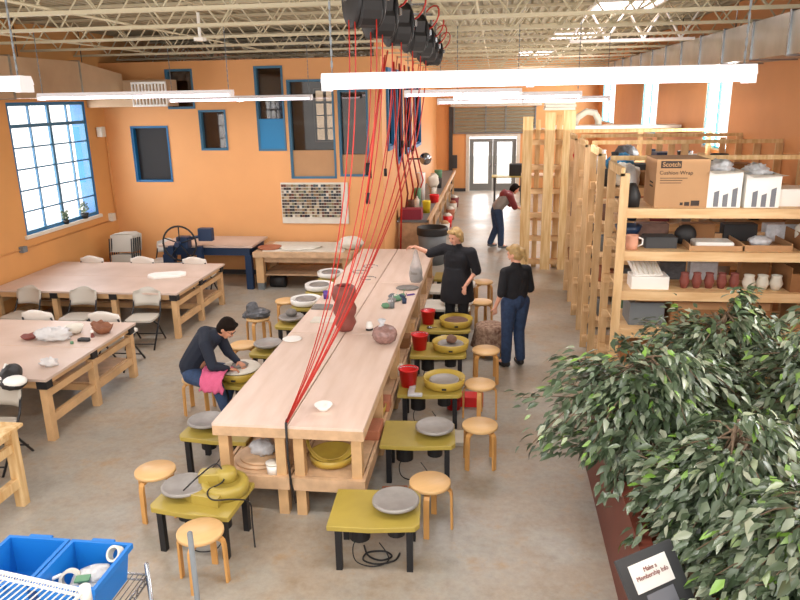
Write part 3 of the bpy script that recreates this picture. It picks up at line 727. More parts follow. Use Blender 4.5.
# ------------------------------------------------------------------ pottery wheels
def disc_prof(r, z, th=.03): return [(0, z), (r*.82, z), (r, z+th*.45), (r, z+th*.75), (r-.008, z+th), (r*.9, z+th), (r*.88, z+th-.003), (0, z+th-.003)]
def wheel(label, x, y, rz=0, flip=1, pan='none', headm='head', hr=.17, housing='flat', topm='yellow', w=.72, d=.54):
    """table body centred on x,y; wheel head toward +x*flip"""
    t = thing('pottery_wheel', label, 'pottery wheel', (x, y, 0), rz, 'yellow topped pottery wheels')
    a, b = w/2, d/2; f = flip
    poly = [(-a*f, -b), (-.02*f, -b-.02), (a*f*.9, -b+.01), (a*f, -b+.06), (a*f*.98, b-.06), (a*f*.88, b), (-a*f*.97, b)]
    if f < 0: poly = poly[::-1]
    MB().prism(poly, .385, .43).build('table_top', topm, t, bevel=.006)
    for sx in (-1, 1):
        for sy in (-1, 1): MB().box((sx*(a-.08), sy*(b-.07), .1925), (.05, .05, .385)).build('leg', 'black', t)
    MB().box((0, 0, .37), (w-.12, d-.12, .03)).build('under_frame', 'black', t)
    hx = f*(a-.2); hy = 0
    MB().cyl((hx, hy, .2), .075, .17, 14).cyl((hx, hy, .37), .03, .1, 10).build('drive_shaft', 'rubber', t)
    mo = MB().cyl((-f*.14, .02, .14), .085, .22, 16).build('motor', 'rubber', t)
    MB().tube(sp([(-f*.14, 0, .2), (-f*.19, -.06, .1), (-f*.16, -.14, .03), (-f*.05, -.18, .012), (f*.05, -.16, .012), (f*.1, -.1, .015), (f*.08, -.04, .04), (f*.02, -.02, .12)]), .005, 6).build('power_cord', 'rubber', mo)
    if pan == 'yellow':
        MB().lathe([(.05, .435), (.2, .435), (.225, .45), (.24, .54), (.232, .545), (.215, .46), (.19, .45), (.05, .45)], (hx, hy, 0), 32).build('splash_pan', 'yellowp', t)
        MB().lathe(disc_prof(hr, .49, .025), (hx, hy, 0), 28).build('wheel_head', headm, t)
        if headm == 'offw': MB().lathe([(0, .55), (.235, .55), (.245, .56), (.235, .572), (0, .572)], (hx, hy, 0), 32).build('cream_lid', 'offw', t)
        MB().box((hx-f*.0, hy-.238, .48), (.05, .012, .02)).build('pan_clip', 'rubber', t)
    elif pan == 'white':
        MB().lathe([(.05, .44), (.22, .44), (.245, .46), (.25, .53), (.24, .535), (.23, .47), (.2, .46), (.05, .46)], (hx, hy, 0), 30).build('splash_pan', 'white', t)
        MB().lathe(disc_prof(hr, .5, .03), (hx, hy, 0), 26).build('wheel_head', headm, t)
    else:
        MB().lathe(disc_prof(.19, .475, .045), (hx, hy, 0), 36).build('wheel_head', headm, t)
    if housing == 'belt':   # large moulded belt cover on top
        m = MB().lathe([(.2, .43), (.2, .5), (.185, .53), (.14, .54), (.13, .52), (0, .52)], (-f*.16, .1, 0), 30)
        m.lathe([(.09, .5), (.085, .6), (.06, .62), (0, .62)], (-f*.16, .14, 0), 20).rbox((-f*.04, .1, .56), (.2, .12, .08), .02, .25)
        P5 = [(-.22, -.16), (.02, -.14), (.16, -.06), (.14, .03), (.05, .12), (-.2, .2)]
        if f < 0: P5 = [(-x_, y_) for x_, y_ in P5][::-1]
        m.prism(P5, .43, .51)
        m.build('belt_cover', 'yellow', t)
        MB().tube(sp([(f*.1, -.12, .53), (f*.02, .02, .6), (-f*.08, .14, .65), (-f*.18, .05, .56), (-f*.1, -.08, .53), (-f*.2, -.2, .53), (-f*.34, -.12, .5), (-f*.43, -.02, .42), (-f*.42, .02, .2), (-f*.46, -.05, .02)]), .0065, 6).build('cable', 'rubber', t)
    return t
wheel('nearest right pottery wheel, yellow with a bare grey disc, before the long table', -.885, 4.93, .06, 1)
wheel('second pottery wheel of the right row, bare grey disc, standing against the long table', -.68, 6.27, .06, 1)
wheel('third pottery wheel of the right row, yellow pan with pale grey head and red bucket', -.67, 7.46, .06, 1, 'yellow')
wheel('fourth pottery wheel of the right row with brown clay lump in its yellow pan', -.67, 8.68, .06, 1, 'yellow')
wheel('fifth pottery wheel of the right row, in front of the woman in black', -.65, 9.68, .06, 1, 'yellow', headm='brclay')
wheel('white-panned pottery wheel just behind the woman in black', -.68, 10.75, .03, 1, 'white', topm='offw')
wheel('second white-panned pottery wheel behind the woman in black', -.68, 11.75, .03, 1, 'white', topm='offw')
wheel('farthest pottery wheel of the right row beside the far table end', -.68, 12.6, .03, 1, 'white')
wheel('nearest left pottery wheel with grey disc and moulded yellow belt cover', -2.36, 4.97, -.09, -1, housing='belt')
wheel('second pottery wheel of the left row with a bare grey disc', -2.66, 6.2, -.05, -1)
wheel('pottery wheel the seated man works at, with a pale round pan', -2.77, 7.5, 0, -1, 'yellow', headm='offw', hr=.222)
wheel('left wheel right behind the seated man, topped with a grey disc', -2.75, 8.52, 0, -1)
wheel('left wheel with a clay lump on its grey disc, beside the purple cup', -2.76, 9.68, 0, -1)
wheel('left white-panned wheel near the far end of the table', -2.78, 10.6, 0, -1, 'white')
wheel('second white-panned wheel of the left row', -2.78, 11.5, 0, -1, 'white')
wheel('farthest left wheel near the wedging table', -2.78, 12.4, 0, -1, 'white')

def clay(name, lab, loc, r, mtl='clay', cat='clay', seed=1, jit=.1): return one(MB().ell((0, 0, r[2]*.85), r, 16, 10, jit=jit, seed=seed), name, mtl, lab, cat, loc=loc)
clay('clay_lump', 'brown clay lump on the wheel head of the fourth right wheel', (-.5, 8.69, .515), (.07, .06, .06), 'brclay')
clay('clay_lump', 'flat grey clay lump on the left wheel beside the purple cup', (-2.92, 9.68, .52), (.09, .07, .06), 'clay', seed=4)
clay('clay_pad', 'grey clay being worked on the seated man wheel head', (-2.93, 7.5, .572), (.1, .1, .025), 'clay', seed=6)
def bucket(lab, loc, s=1, mtl='redpl', handle=True, cloth=None):
    t = thing('bucket', lab, 'bucket', loc)
    MB().lathe([(.0, 0), (.085*s, 0), (.11*s, .2*s), (.117*s, .2*s), (.117*s, .21*s), (.105*s, .21*s), (.08*s, .015), (0, .015)], (0, 0, 0), 24).build('pail', mtl, t)
    if handle: MB().tube([(.115*s*math.cos(a), .03*math.sin(a), .19*s+.03*math.sin(a)) for a in [PI*i/10 for i in range(11)]], .004, 6).build('handle', 'steel', t)
    return t
bucket('red bucket with a grey rag, on the third right wheel table', (-.915, 7.44, .43))
bucket('red bucket on the fourth right wheel table', (-.91, 8.66, .43), .98)
bucket('red bucket on the fifth right wheel table in front of the black tunic', (-.9, 9.75, .43), .95)
bucket('red bucket standing on the floor under the third right wheel', (-.42, 7.8, 0), .9)
one(MB().rbox((0, 0, .01), (.07, .24, .025), .01).rbox((.05, -.12, .012), (.16, .06, .024), .01), 'grey_rag', 'bag', 'grey rag hanging from the third wheel red bucket', 'rag', loc=(-.86, 7.27, .435))
t = thing('scoop', 'small metal scoop on the fifth right wheel table', 'scoop', (-.86, 9.5, .43)); MB().ell((0, 0, .02), (.04, .03, .02)).build('bowl', 'steel', t); MB().tube([(0.02, 0, .02), (.1, .03, .015)], .006, 6).build('handle', 'steel', t)
# power strip & white box on floor
t = thing('clay_brick', 'reddish perforated brick on the floor below the second right wheel', 'brick', (-.86, 5.82, 0), .15)
MB().rbox((0, 0, .035), (.24, .11, .07), .006).build('body', 'terral', t)
m = MB()
for i in range(6):
    for j in range(2): m.cyl((-.09+i*.036, -.025+j*.05, .0702), .009, .001, 8)
m.build('holes', 'ink', t)
one(MB().box((0, 0, .02), (.4, .3, .04)), 'floor_tray', 'offw', 'white tray on the floor between the second and third right wheels', 'tray', loc=(-.42, 7.0, 0))
one(MB().rbox((0, 0, .06), (.3, .2, .12), .02), 'red_crate', 'redpl', 'red box on the floor right of the third right wheel', 'box', loc=(-.22, 7.95, 0))
one(MB().tube(sp([(0, .1, .05), (.05, .02, .012), (.16, -.03, .012), (.24, .03, .012), (.17, .09, .012), (.04, .05, .02), (.02, -.04, .012), (.14, -.08, .012), (.27, -.02, .012), (.3, .08, .012)]), .008, 6), 'coiled_cord', 'rubber', 'black coiled cord on the floor under the nearest right wheel', 'cord', loc=(-1.0, 4.86, 0))
# switch box under 2nd left wheel
one(MB().rbox((0, 0, 0), (.14, .1, .1), .01).cyl((.03, -.05, .0), .012, .01, 8), 'switch_box', 'steel', 'small metal switch box below the second left wheel table', 'switch box', loc=(-2.5, 5.93, .33))

# things on and under the central table
def shelfthing(): pass
t = thing('splash_pan', 'yellow splash pan parts standing on the lower shelf of the right near table', 'splash pan', (-1.43, 5.75, .387), .4)
RXp = Matrix.Rotation(R(62), 3, 'X')
MB().lathe([(.2, .0), (.23, .0), (.24, .1), (.23, .1), (.215, .02), (.2, .02)], (0, .05, .2), 28, True, RXp, cap=False).build('pan_half', 'yellowp', t)
MB().lathe([(.0, .0), (.2, .0), (.21, .07), (.2, .07), (.19, .015), (0, .015)], (0, -.02, .015), 28).build('pan_base', 'yellowp', t)
one(MB().rbox((0, 0, .05), (.3, .3, .1), .02), 'clay_block', 'terral', 'pinkish flat clay block on the lower shelf of the right table', 'clay', loc=(-1.2, 6.3, .387))
t = thing('bat_stack', 'round wooden bats with white crumpled plastic on the lower shelf of the left table', 'bats', (-2.1, 5.72, .387))
MB().lathe([(0, 0), (.24, 0), (.24, .02), (0, .02)], (0, 0, 0), 30).lathe([(0, 0), (.22, 0), (.22, .02), (0, .02)], (.02, .02, .022), 30).build('bats', 'edge', t)
one(MB().ell((0, 0, .06), (.12, .1, .07), 16, 10, jit=.2, seed=12), 'crumpled_wrap', 'bag', 'crumpled white plastic on the round bats under the left table', 'wrap', loc=(-2.08, 5.72, .43))
t = thing('plastic_tub', 'small white lidded tub on the lower shelf edge of the left table', 'tub', (-1.9, 5.46, .387)); MB().lathe([(0, 0), (.055, 0), (.062, .09), (0, .09)], n=18).build('body', 'white', t); MB().lathe([(0, 0), (.066, 0), (.066, .015), (0, .015)], (0, 0, .09), 18).build('lid', 'offw', t)
one(MB().ell((0, 0, .09), (.2, .16, .1), 16, 10, jit=.06, seed=15), 'clay_bag', 'terra', 'reddish bag of clay under the left table behind the bats', 'clay', loc=(-1.98, 6.3, .387))
for k, (x, y, s, mt, lab) in enumerate(((-1.12, 6.9, .12, 'terral', 'pinkish clay chunk at the right edge of the table lower shelf'), (-1.1, 7.9, .1, 'offw', 'pale block on the right table lower shelf, middle section'), (-1.15, 8.9, .14, 'cardd', 'brown box on the right table lower shelf below the bagged clay'), (-1.15, 9.6, .12, 'leg', 'wooden block on the right table lower shelf by the fifth wheel'))):
    one(MB().rbox((0, 0, s*.5), (s*1.2, s*1.6, s), .015), 'clay_block', mt, lab, 'block', loc=(x, y, .387))
one(MB().lathe([(.0, .0), (.19, .0), (.21, .1), (.2, .1), (.18, .015), (0, .015)], (0, 0, 0), 28), 'splash_pan', 'yellowp', 'yellow splash pan on the lower shelf right of the near table', 'splash pan', loc=(-1.28, 6.75, .387))
# table top items
one(MB().lathe([(0, 0), (.035, 0), (.045, .012), (.085, .06), (.078, .062), (.04, .02), (0, .015)], (0, 0, 0), 24), 'small_bowl', 'white', 'small white bowl near the front of the right table section', 'bowl', loc=(-1.48, 5.72, .891))
t = thing('clay_vase', 'tall segmented red clay vase standing on the long table', 'vase', (-1.745, 8.0, .891))
MB().lathe([(0, 0), (.085, 0), (.1, .03), (.135, .1), (.11, .17), (.135, .22), (.145, .28), (.115, .35), (.14, .4), (.15, .47), (.135, .54), (.1, .56), (.085, .56), (.12, .52), (.1, .45), (0, .45)], (0, 0, 0), 28).build('body', 'terra', t)
t = thing('bagged_clay', 'lump of pink-brown clay tied in a clear plastic bag on the table', 'clay bag', (-1.2, 7.58, .891))
MB().ell((0, 0, .1), (.15, .14, .11), 20, 12, jit=.05, seed=4).build('clay', 'bagc', t)
MB().lathe([(.05, .19), (.02, .22), (.05, .27), (.04, .28), (.012, .22), (.03, .19)], (-.03, 0, 0), 10).build('bag_neck', 'bag', t)
t = thing('spray_cap', 'small white cup lying with black lid on the table between vase and bagged clay', 'cup', (-1.455, 8.02, .891))
MB().lathe([(0, 0), (.04, 0), (.045, .03), (.03, .08), (0, .085)], (0, 0, .02), 16).build('cup', 'white', t); MB().cyl((0, 0, 0), .045, .022, 16).build('lid', 'rubber', t)
one(MB().lathe([(0, 0), (.1, 0), (.115, .01), (.1, .012), (0, .01)], (0, 0, 0), 24), 'paper_plate', 'white', 'flat white plate at the left edge of the table beyond the seated man', 'plate', loc=(-2.3, 7.6, .891))
one(MB().rbox((0, 0, .012), (.26, .2, .024), .01), 'grey_slab', 'clay', 'grey flat slab at the left table edge near the purple cup', 'slab', loc=(-2.25, 8.9, .891))
one(MB().rbox((0, 0, .008), (.3, .22, .016), .01), 'tool_tray', 'offw', 'thin pale tray with tools left of the clay vase', 'tray', loc=(-2.1, 8.35, .891))
one(MB().lathe([(0, 0), (.035, 0), (.04, .11), (.034, .11), (.03, .01), (0, .01)], (0, 0, 0), 18), 'purple_cup', 'purple', 'dark purple cup at the left table edge', 'cup', loc=(-2.3, 9.35, .891))
rnd = random.Random(3)
for k in range(12):
    x = -1.28+rnd.uniform(-.13, .13); y = 9.2+rnd.uniform(-.25, .25); c = rnd.choice(['greyp', 'offw', 'head', 'green', 'dkblue', 'bag'])
    one(MB().lathe([(0, 0), (.03, 0), (.035, .07), (.028, .07), (.024, .01), (0, .01)], (0, 0, 0), 12).tube([(0, 0, .04), (.03, .01, .14)], .005, 5) if k % 2 else MB().ell((0, 0, .03), (.06, .05, .04), 12, 8, jit=.15, seed=k), 'tool_pot', c, 'small grey pot or wrapped piece in the cluster on the right far table', 'pot', 'cluster of small pots on the table', loc=(x, y, .891))
one(MB().ell((0, 0, .015), (.17, .13, .025), 20, 8, jit=.05, seed=31), 'clay_slab', 'clay', 'grey flat clay slab on the table below the held plastic bag', 'slab', loc=(-1.22, 9.95, .891))
one(MB().rbox((0, 0, .01), (.12, .03, .015), .006, .6), 'purple_tool', 'purple', 'purple tool at the right table edge by the pot cluster', 'tool', loc=(-1.13, 9.6, .891))
for k, (x, y) in enumerate(((-2.1, 10.9), (-2.0, 11.3), (-1.9, 10.5))):
    one(MB().tube([(0+.12*math.cos(a), .1*math.sin(a), .012) for a in [j*.4 for j in range(14)]], .006, 5), 'wire_loop', 'steel', 'loose wire loop lying on the far left part of the long table', 'wire', 'wire loops on the long table', loc=(x, y, .891))

# ------------------------------------------------------------------ folding chairs
def folding_chair(label, loc, rz, back='chair', group='folding chairs with plastic seats'):
    t = thing('folding_chair', label, 'chair', (*loc, 0), rz, group)
    # seat, facing -Y local (person looks toward -Y)
    MB().rbox((0, -.02, .44), (.42, .4, .035), .06).build('seat', back, t)
    n = 10; vs = []; fs = []
    for j in range(6):
        z = .56+.28*j/5; w = .22-(.03*((j-2.5)/2.5)**2) - (.05 if j == 5 else 0)
        for i in range(n+1):
            u = -1+2*i/n; zz = z - (.04*u*u if j == 5 else 0)
            vs.append((w*u, .2+.06*(z-.56)/.28+.05*(1-u*u), zz))
    N = (n+1)
    for j in range(5):
        for i in range(n): fs.append((j*N+i, j*N+i+1, (j+1)*N+i+1, (j+1)*N+i))
    o2 = len(vs); vs += [(x, y+.018, z) for x, y, z in vs]
    fs += [tuple(o2+i for i in f[::-1]) for f in fs]
    rim = [i for i in range(N)]+[j*N+n for j in range(1, 6)]+[5*N+i for i in range(n-1, -1, -1)]+[j*N for j in range(4, 0, -1)]
    fs += [(rim[i], rim[i-1], o2+rim[i-1], o2+rim[i]) for i in range(len(rim))]
    MB().add(vs, fs, True).build('backrest', back, t)
    for s in (-1, 1):
        MB().tube([(s*.2, .27, .72), (s*.215, .17, .5), (s*.22, -.26, .0)], .013, 8).build('front_leg', 'black', t)
        MB().tube([(s*.2, -.12, .43), (s*.2, .06, .3), (s*.2, .3, 0)], .013, 8).build('rear_leg', 'black', t)
    MB().tube([(-.22, -.2, .08), (.22, -.2, .08)], .009, 6).build('crossbar', 'black', t); MB().tube([(-.2, .24, .1), (.2, .24, .1)], .009, 6).build('crossbar', 'black', t)
    return t
CH = [((-7.25, 9.65), -.1, 'chair', 'folding chair at the far left in front of the big low table'), ((-6.3, 9.65), .05, 'chair', 'folding chair in the middle of three before the big low table'), ((-5.25, 9.68), .1, 'chair', 'folding chair before the right end of the big low table'),
      ((-7.35, 12.22), PI, 'chairl', 'pale folding chair behind the big table, leftmost back showing'), ((-6.36, 12.22), PI, 'chairl', 'pale folding chair behind the big table in front of the press wheel'), ((-5.36, 12.22), PI, 'chairl', 'pale folding chair behind the big table at its right end'),
      ((-6.2, 8.85), PI, 'chairl', 'pale folding chair behind the second table, left one'), ((-5.22, 8.85), PI, 'chairl', 'pale folding chair behind the second table near the brown bowls'),
      ((-5.05, 6.0), .05, 'chair', 'folding chair at the left edge under the striped bag'), ((-6.72, 13.55), .1, 'chairl', 'single folding chair beside the stacked folded chairs')]
c0 = {}
for (x, y), rz, mt, lab in CH:
    if mt not in c0: c0[mt] = folding_chair(lab, (x, y), rz, mt)
    else: c0[lab] = dup(c0[mt], (x, y, 0), rz, lab)
for q_ in c0.values():
    if 'behind the' in q_['label']: q_.scale = (1.05, 1.05, 1.06)
# folded chairs leaning in the corner
for k in range(5):
    t = thing('folded_chair', ['folded chair leaning in the corner, front of the stack', 'folded chair inside the leaning corner stack'][k > 0], 'chair', (-7.42+.02*k, 13.1+.05*k, 0), .1, 'folded chairs leaning in the corner')
    MB().box((0, .13, .84), (.46, .035, .34), rx=-.25).tube([(-.21, .17, .99), (-.12, .18, 1.03), (.12, .18, 1.03), (.21, .17, .99)], .02).build('backrest', 'chair', t); MB().box((0, 0.04, .4), (.42, .04, .44), rx=-.15).build('seat', 'chair', t)
    for s in (-1, 1): MB().tube([(s*.225, .08, .95), (s*.225, -.08, 0)], .013, 8).build('leg', 'black', t)
# bag hung on chair at B
t = thing('striped_bag', 'black and white bag slumped over the near left table edge', 'bag', (-5.0, 6.3, .75), .3)
m = MB().ell((0, .1, .1), (.1, .18, .1), 16, 10, jit=.05, seed=3).ell((.08, -.08, .06), (.13, .12, .07), 16, 10, jit=.06, seed=5); m.build('bag_body', 'rubber', t, remesh=.012, smooth=1)
MB().ell((.1, -.1, .085), (.12, .1, .06), 14, 8).build('white_panel', 'white', t); MB().tube([(-.05, -.06, .1), (-.04, .1, .21), (0.0, .26, .1)], .012, 6).build('strap', 'white', t)
# table items left
one(MB().ell((0, 0, .04), (.1, .08, .05), 18, 10, jit=.28, seed=4), 'crumpled_wrap', 'film2', 'small crumpled white wrap on the near left table front edge', 'wrap', loc=(-4.93, 6.9, .75))
one(MB().ell((0, 0, .07), (.2, .15, .08), 22, 14, jit=.32, seed=14), 'plastic_bag', 'film2', 'crumpled clear plastic bag in the middle of the second left table', 'bag', loc=(-5.42, 7.75, .75))
one(MB().lathe([(0, 0), (.06, 0), (.09, .03), (.115, .1), (.105, .1), (.08, .03), (0, .02)], (0, 0, 0), 22), 'pale_bowl', 'offw', 'cream bowl on the second left table right of the plastic bag', 'bowl', loc=(-5.3, 8.02, .75))
def wavy_bowl(name, lab, loc, r, h, mt):
    m = MB(); n = 28; prof = [(0, 0), (.55*r, 0), (.85*r, .45*h), (r, h), (.93*r, h), (.75*r, .4*h), (0, .15*h)]; vs = []
    for j, (a, z) in enumerate(prof):
        for k in range(n):
            t_ = 2*PI*k/n; q = 1+.08*math.sin(4*t_) if j in (3, 4) else 1
            vs.append((a*q*math.cos(t_), a*q*math.sin(t_), z*(1+.15*math.sin(5*t_)) if j in (3, 4) else z))
    fs = [(j*n+k, j*n+(k+1) % n, (j+1)*n+(k+1) % n, (j+1)*n+k) for j in range(len(prof)-1) for k in range(n)]
    m.add(vs, fs, True); return one(m, name, mt, lab, 'bowl', loc=loc)
wavy_bowl('clay_bowl', 'large brown wavy-rimmed bowl at the right end of the second left table', (-4.93, 8.05, .75), .125, .1, 'brbowl')
wavy_bowl('clay_bowl', 'smaller brown bowl behind the large wavy bowl on the second left table', (-5.08, 8.2, .75), .09, .09, 'brbowl')
wavy_bowl('clay_dish', 'small dark red scalloped dish on the second left table', (-5.75, 7.75, .75), .1, .05, 'terra')
one(MB().rbox((0, 0, .02), (.16, .05, .03), .015).box((0, .03, .03), (.12, .01, .02)), 'sunglasses', 'rubber', 'dark glasses lying before the brown bowls', 'glasses', loc=(-5.0, 7.72, .75))
t = thing('small_figure', 'tiny red and white clay figure beside the dark glasses', 'figurine', (-4.98, 7.88, .75)); MB().lathe([(0, 0), (.025, 0), (.015, .05), (0, .06)], n=12).build('body', 'terra', t); MB().ell((0, 0, .075), (.02, .02, .02)).build('head', 'white', t)
one(MB().lathe([(0, 0), (.02, 0), (.02, .03), (0, .035)], n=12), 'bottle_cap', 'green', 'small green cap beside the plastic bag on the second left table', 'cap', loc=(-5.1, 7.62, .75))
one(MB().lathe([(0, 0), (.06, 0), (.07, .02), (0, .02)], n=18), 'small_dish', 'white', 'small white dish with brown glaze at the left edge of the second table', 'dish', loc=(-6.1, 7.5, .75))
t = thing('plaster_slab', 'octagonal white plaster slab on the big left table', 'slab', (-5.45, 11.0, .75), .35)
MB().prism([(-.3, -.06), (-.2, -.16), (.22, -.16), (.32, -.06), (.32, .06), (.22, .15), (-.2, .15), (-.3, .06)], 0, .05).build('slab', 'white', t, bevel=.01)

# ------------------------------------------------------------------ corridor counter along the wall
t = thing('wall_counter', 'long grey topped counter running along the corridor wall to the far end', 'counter', (-1.85, 16.0, 0))
MB().bb(-.33, .4, 0, 11.3, .82, .87).build('countertop', 'greyp', t)
MB().bb(.36, .42, 0, 11.3, .78, .89).build('front_edge', 'edge', t)
for k in range(6): MB().bb(.3, .37, .05+2.2*k, .13+2.2*k, 0, .8).build('leg', 'leg', t)
MB().bb(-.3, .3, .02, .06, 0, .8).build('end_panel', 'edge', t)
MB().bb(-.3, .35, .1, 11.2, .35, .38).build('lower_shelf', 'edge', t)
one(MB().rbox((0, 0, .12), (.5, .34, .24), .02), 'magenta_tub', 'mag', 'dark red box on the near end of the corridor counter', 'box', loc=(-1.87, 16.25, .87))
t = thing('trash_can', 'grey trash can with a black liner in front of the corridor counter', 'trash can', (-1.32, 15.45, 0))
MB().lathe([(0, 0), (.27, 0), (.33, .75), (.32, .75), (.26, .02), (0, .02)], n=28).build('bin', 'greyp', t)
MB().lathe([(.345, .66), (.35, .78), (.34, .82), (.31, .82), (.28, .6), (0.0, .5)], n=28, cap=False).build('liner', 'rubber', t)
rnd = random.Random(21)
CI = [('bottle', 'white', 'white bottle on the corridor counter just behind the dark red box', -1.82, 17.0, .34, .06), ('bucket', 'yel', 'bright yellow container on the corridor counter', -1.6, 17.1, .3, .1),
      ('bucket', 'brclay', 'brown jar at the wall on the corridor counter', -2.0, 17.2, .3, .1), ('bucket', 'redpl', 'red container on the corridor counter behind the yellow one', -1.55, 18.8, .22, .13), ('bucket', 'green', 'green container on the corridor counter near the wall', -1.95, 18.3, .45, .1),
      ('bucket', 'white', 'tall white container by the wall on the corridor counter', -1.95, 19.3, .75, .12), ('bucket', 'offw', 'pale crock farther along the corridor counter', -1.7, 20.2, .3, .12), ('bucket', 'dkgrey', 'dark crock at the far part of the corridor counter', -1.7, 22.0, .3, .13), ('bucket', 'green', 'green crock at the far end of the corridor counter', -1.8, 23.5, .4, .13)]
for nm, mt, lab, x, y, h, r in CI:
    t = thing('container', lab, 'container', (x, y, .87))
    MB().lathe([(0, 0), (r*.85, 0), (r, h*.9), (r, h), (r*.9, h), (r*.8, h*.2), (0, h*.2)], n=18).build('body', mt, t)
    if nm == 'bottle': MB().lathe([(r*.9, h), (r*.3, h*1.15), (r*.3, h*1.25), (0, h*1.25)], n=14).build('neck', mt, t)
one(MB().ell((0, 0, .45), (.17, .15, .2), 14, 10, jit=.2, seed=4).lathe([(0, 0), (.06, 0), (.08, .3), (0, .3)], n=12), 'dried_flowers', 'offw', 'bunch of whitish dried flowers above the corridor counter', 'flowers', loc=(-1.66, 19.75, .89))
# things stored under/in front of the counter edge
for k in range(7):
    y = 16.3+k*1.25; mt = ['offw', 'redpl', 'offw', 'redpl', 'terral', 'offw', 'darkred'][k]
    t = thing('floor_bucket', 'bucket standing along the front of the corridor counter', 'bucket', (-1.27, y, 0), 0, 'buckets in a row along the corridor counter')
    MB().lathe([(0, 0), (.11, 0), (.14, .32), (.13, .32), (.1, .02), (0, .02)], n=18).build('pail', mt, t)
    MB().ell((0, 0, .32), (.11, .11, .08), 12, 8, jit=.15, seed=k).build('contents', ['redpl', 'offw', 'card', 'offw', 'offw', 'terral', 'offw'][k], t)
t = thing('mirror_ball_lamp', 'silver round lamp mounted on the corridor wall', 'lamp', (-1.85, 18.5, 2.05)); MB().ell((.1, 0, 0), (.16, .16, .16)).build('globe', 'steel', t); MB().tube([(-.35, 0, 0), (.1, 0, 0)], .02).build('arm', 'dkgrey', t)
one(MB().bb(-.1, .1, -.12, 0, -.25, .25).bb(-.06, .06, -.14, -.12, -.1, .15), 'wall_phone', 'dkgrey', 'dark wall box left of the far doors', 'wall box', loc=(-1.5, YF-.01, 1.15))
struct(MB().bb(-1.72, -1.58, YF-.1, YF-.02, 0, 3.2), 'trim_3', 'dkgrey')
# far right: small dark table with chair near doors
t = thing('side_table', 'small table with yellowish top right of the far doors', 'table', (.55, 24.5, 0))
MB().bb(-.6, .5, -.3, .3, .93, .97).build('tabletop', 'yellow', t)
for sx in (-.5, .4):
    for sy in (-.25, .25): MB().box((sx, sy, .47), (.06, .06, .93)).build('leg', 'dkgrey', t)
one(MB().rbox((0, 0, .2), (.45, .3, .4), .05), 'dark_machine', 'rubber', 'dark machine on the small table near the far doors', 'machine', loc=(.75, 24.5, .97))

# ------------------------------------------------------------------ right hand storage shelves
def shelf_unit(y0, depth, x0, x1, zs, ztop, label, posts=5, pm='pine'):
    t = thing('storage_shelf', label, 'shelf', (x0, y0, 0), 0, 'pine storage shelf units')
    for z in zs:
        s = MB().bb(.06, x1-x0, .05, depth-.05, z-.02, z).build('shelf_board', 'pinex', t)
        MB().bb(0, x1-x0, .0, .045, z-.1, z).bb(0, x1-x0, depth-.045, depth, z-.1, z).build('shelf_rail', 'pinex', t)
    for i in range(posts):
        x = (x1-x0-.06)*i/(posts-1) if posts > 1 else 0
        for j, yy in ((0, -.04), (1, depth)):
            if i > 0 and j == 0 and posts <= 2: pass
            MB().bb(x-.02, x+.07, yy, yy+.04, 0, ztop if (j == 1 or i == 0 and False) else ztop-.06).build('post', pm, t)
    MB().bb(-.02, .02, -.04, depth+.04, ztop-.09, ztop).bb(0, x1-x0, depth, depth+.04, ztop-.0, ztop+.05).build('top_rail', 'pinel', t)
    return t
ZS = [.2, .66, 1.1, 1.53, 1.97, 2.43]
shelf_unit(7.65, .8, 1.33, 3.78, ZS, 2.86, 'nearest pine storage shelf, with the big printed box on top', 2)
shelf_unit(9.35, .75, 1.33, 3.78, ZS, 2.93, 'second pine storage shelf behind the nearest one', 3)
shelf_unit(10.95, .75, 1.36, 3.78, ZS, 2.93, 'third pine storage shelf from the front', 3)
shelf_unit(12.55, .75, 1.38, 3.78, ZS, 2.93, 'fourth pine storage shelf, last before the tall lumber rack', 3)
# tall rack with wide posts
t = thing('lumber_rack', 'tall pale rack of wide upright boards at the end of the shelf rows', 'rack', (0, 0, 0))
for x, y, w, z in ((.68, 15.0, .2, 3.17), (.9, 15.25, .1, 3.1), (1.12, 15.0, .2, 3.25), (1.33, 15.25, .12, 3.2), (1.5, 15.0, .24, 3.28)):
    MB().bb(x-w/2, x+w/2, y-.03, y+.03, 0, z).build('upright', 'pinel', t)
for z in (.1, .6, 1.1, 1.6, 2.1, 2.6): MB().bb(.6, 1.6, 15.05, 15.2, z, z+.1).build('crosspiece', 'pinex', t); 
MB().bb(.6, 3.7, 15.3, 15.9, 2.82, 2.9).bb(.6, 3.7, 15.3, 15.9, 1.9, 1.95).bb(.6, 3.7, 15.3, 15.9, 1.0, 1.05).build('shelf_board', 'pinex', t)
for k in range(4):
    one(MB().bb(-.3, .3, -.25, .25, 0, .05), 'white_slab', 'offw', 'white slab in the small pile on top of the tall board rack', 'slab', 'white slabs piled on the tall rack', loc=(1.3+.015*(k % 2), 15.2, 3.29+k*.055))
one(MB().bb(-1.25, 1.25, -.3, .3, 0, .06), 'long_panel', 'white', 'long white panel lying across the top of the rear shelves', 'panel', loc=(2.5, 15.6, 2.9))
one(MB().tube([(-.3, 0, 0), (-.22, 0, .16), (-.05, 0, .27), (.12, 0, .24), (.2, 0, .1), (.2, 0, 0)], .07, 12), 'bent_pipe', 'offw', 'white bent pipe lying on top of the rear shelves', 'pipe', loc=(1.95, 15.6, 2.97))
MB_ = MB().bb(.7, 1.6, 15.95, 16.0, .3, 2.9)
one(MB().bb(-.4, .4, -.3, .3, 0, .5), 'cloth_table', 'offw', 'low pale box on the floor at the foot of the tall rack', 'box', loc=(2.0, 14.2, 0))

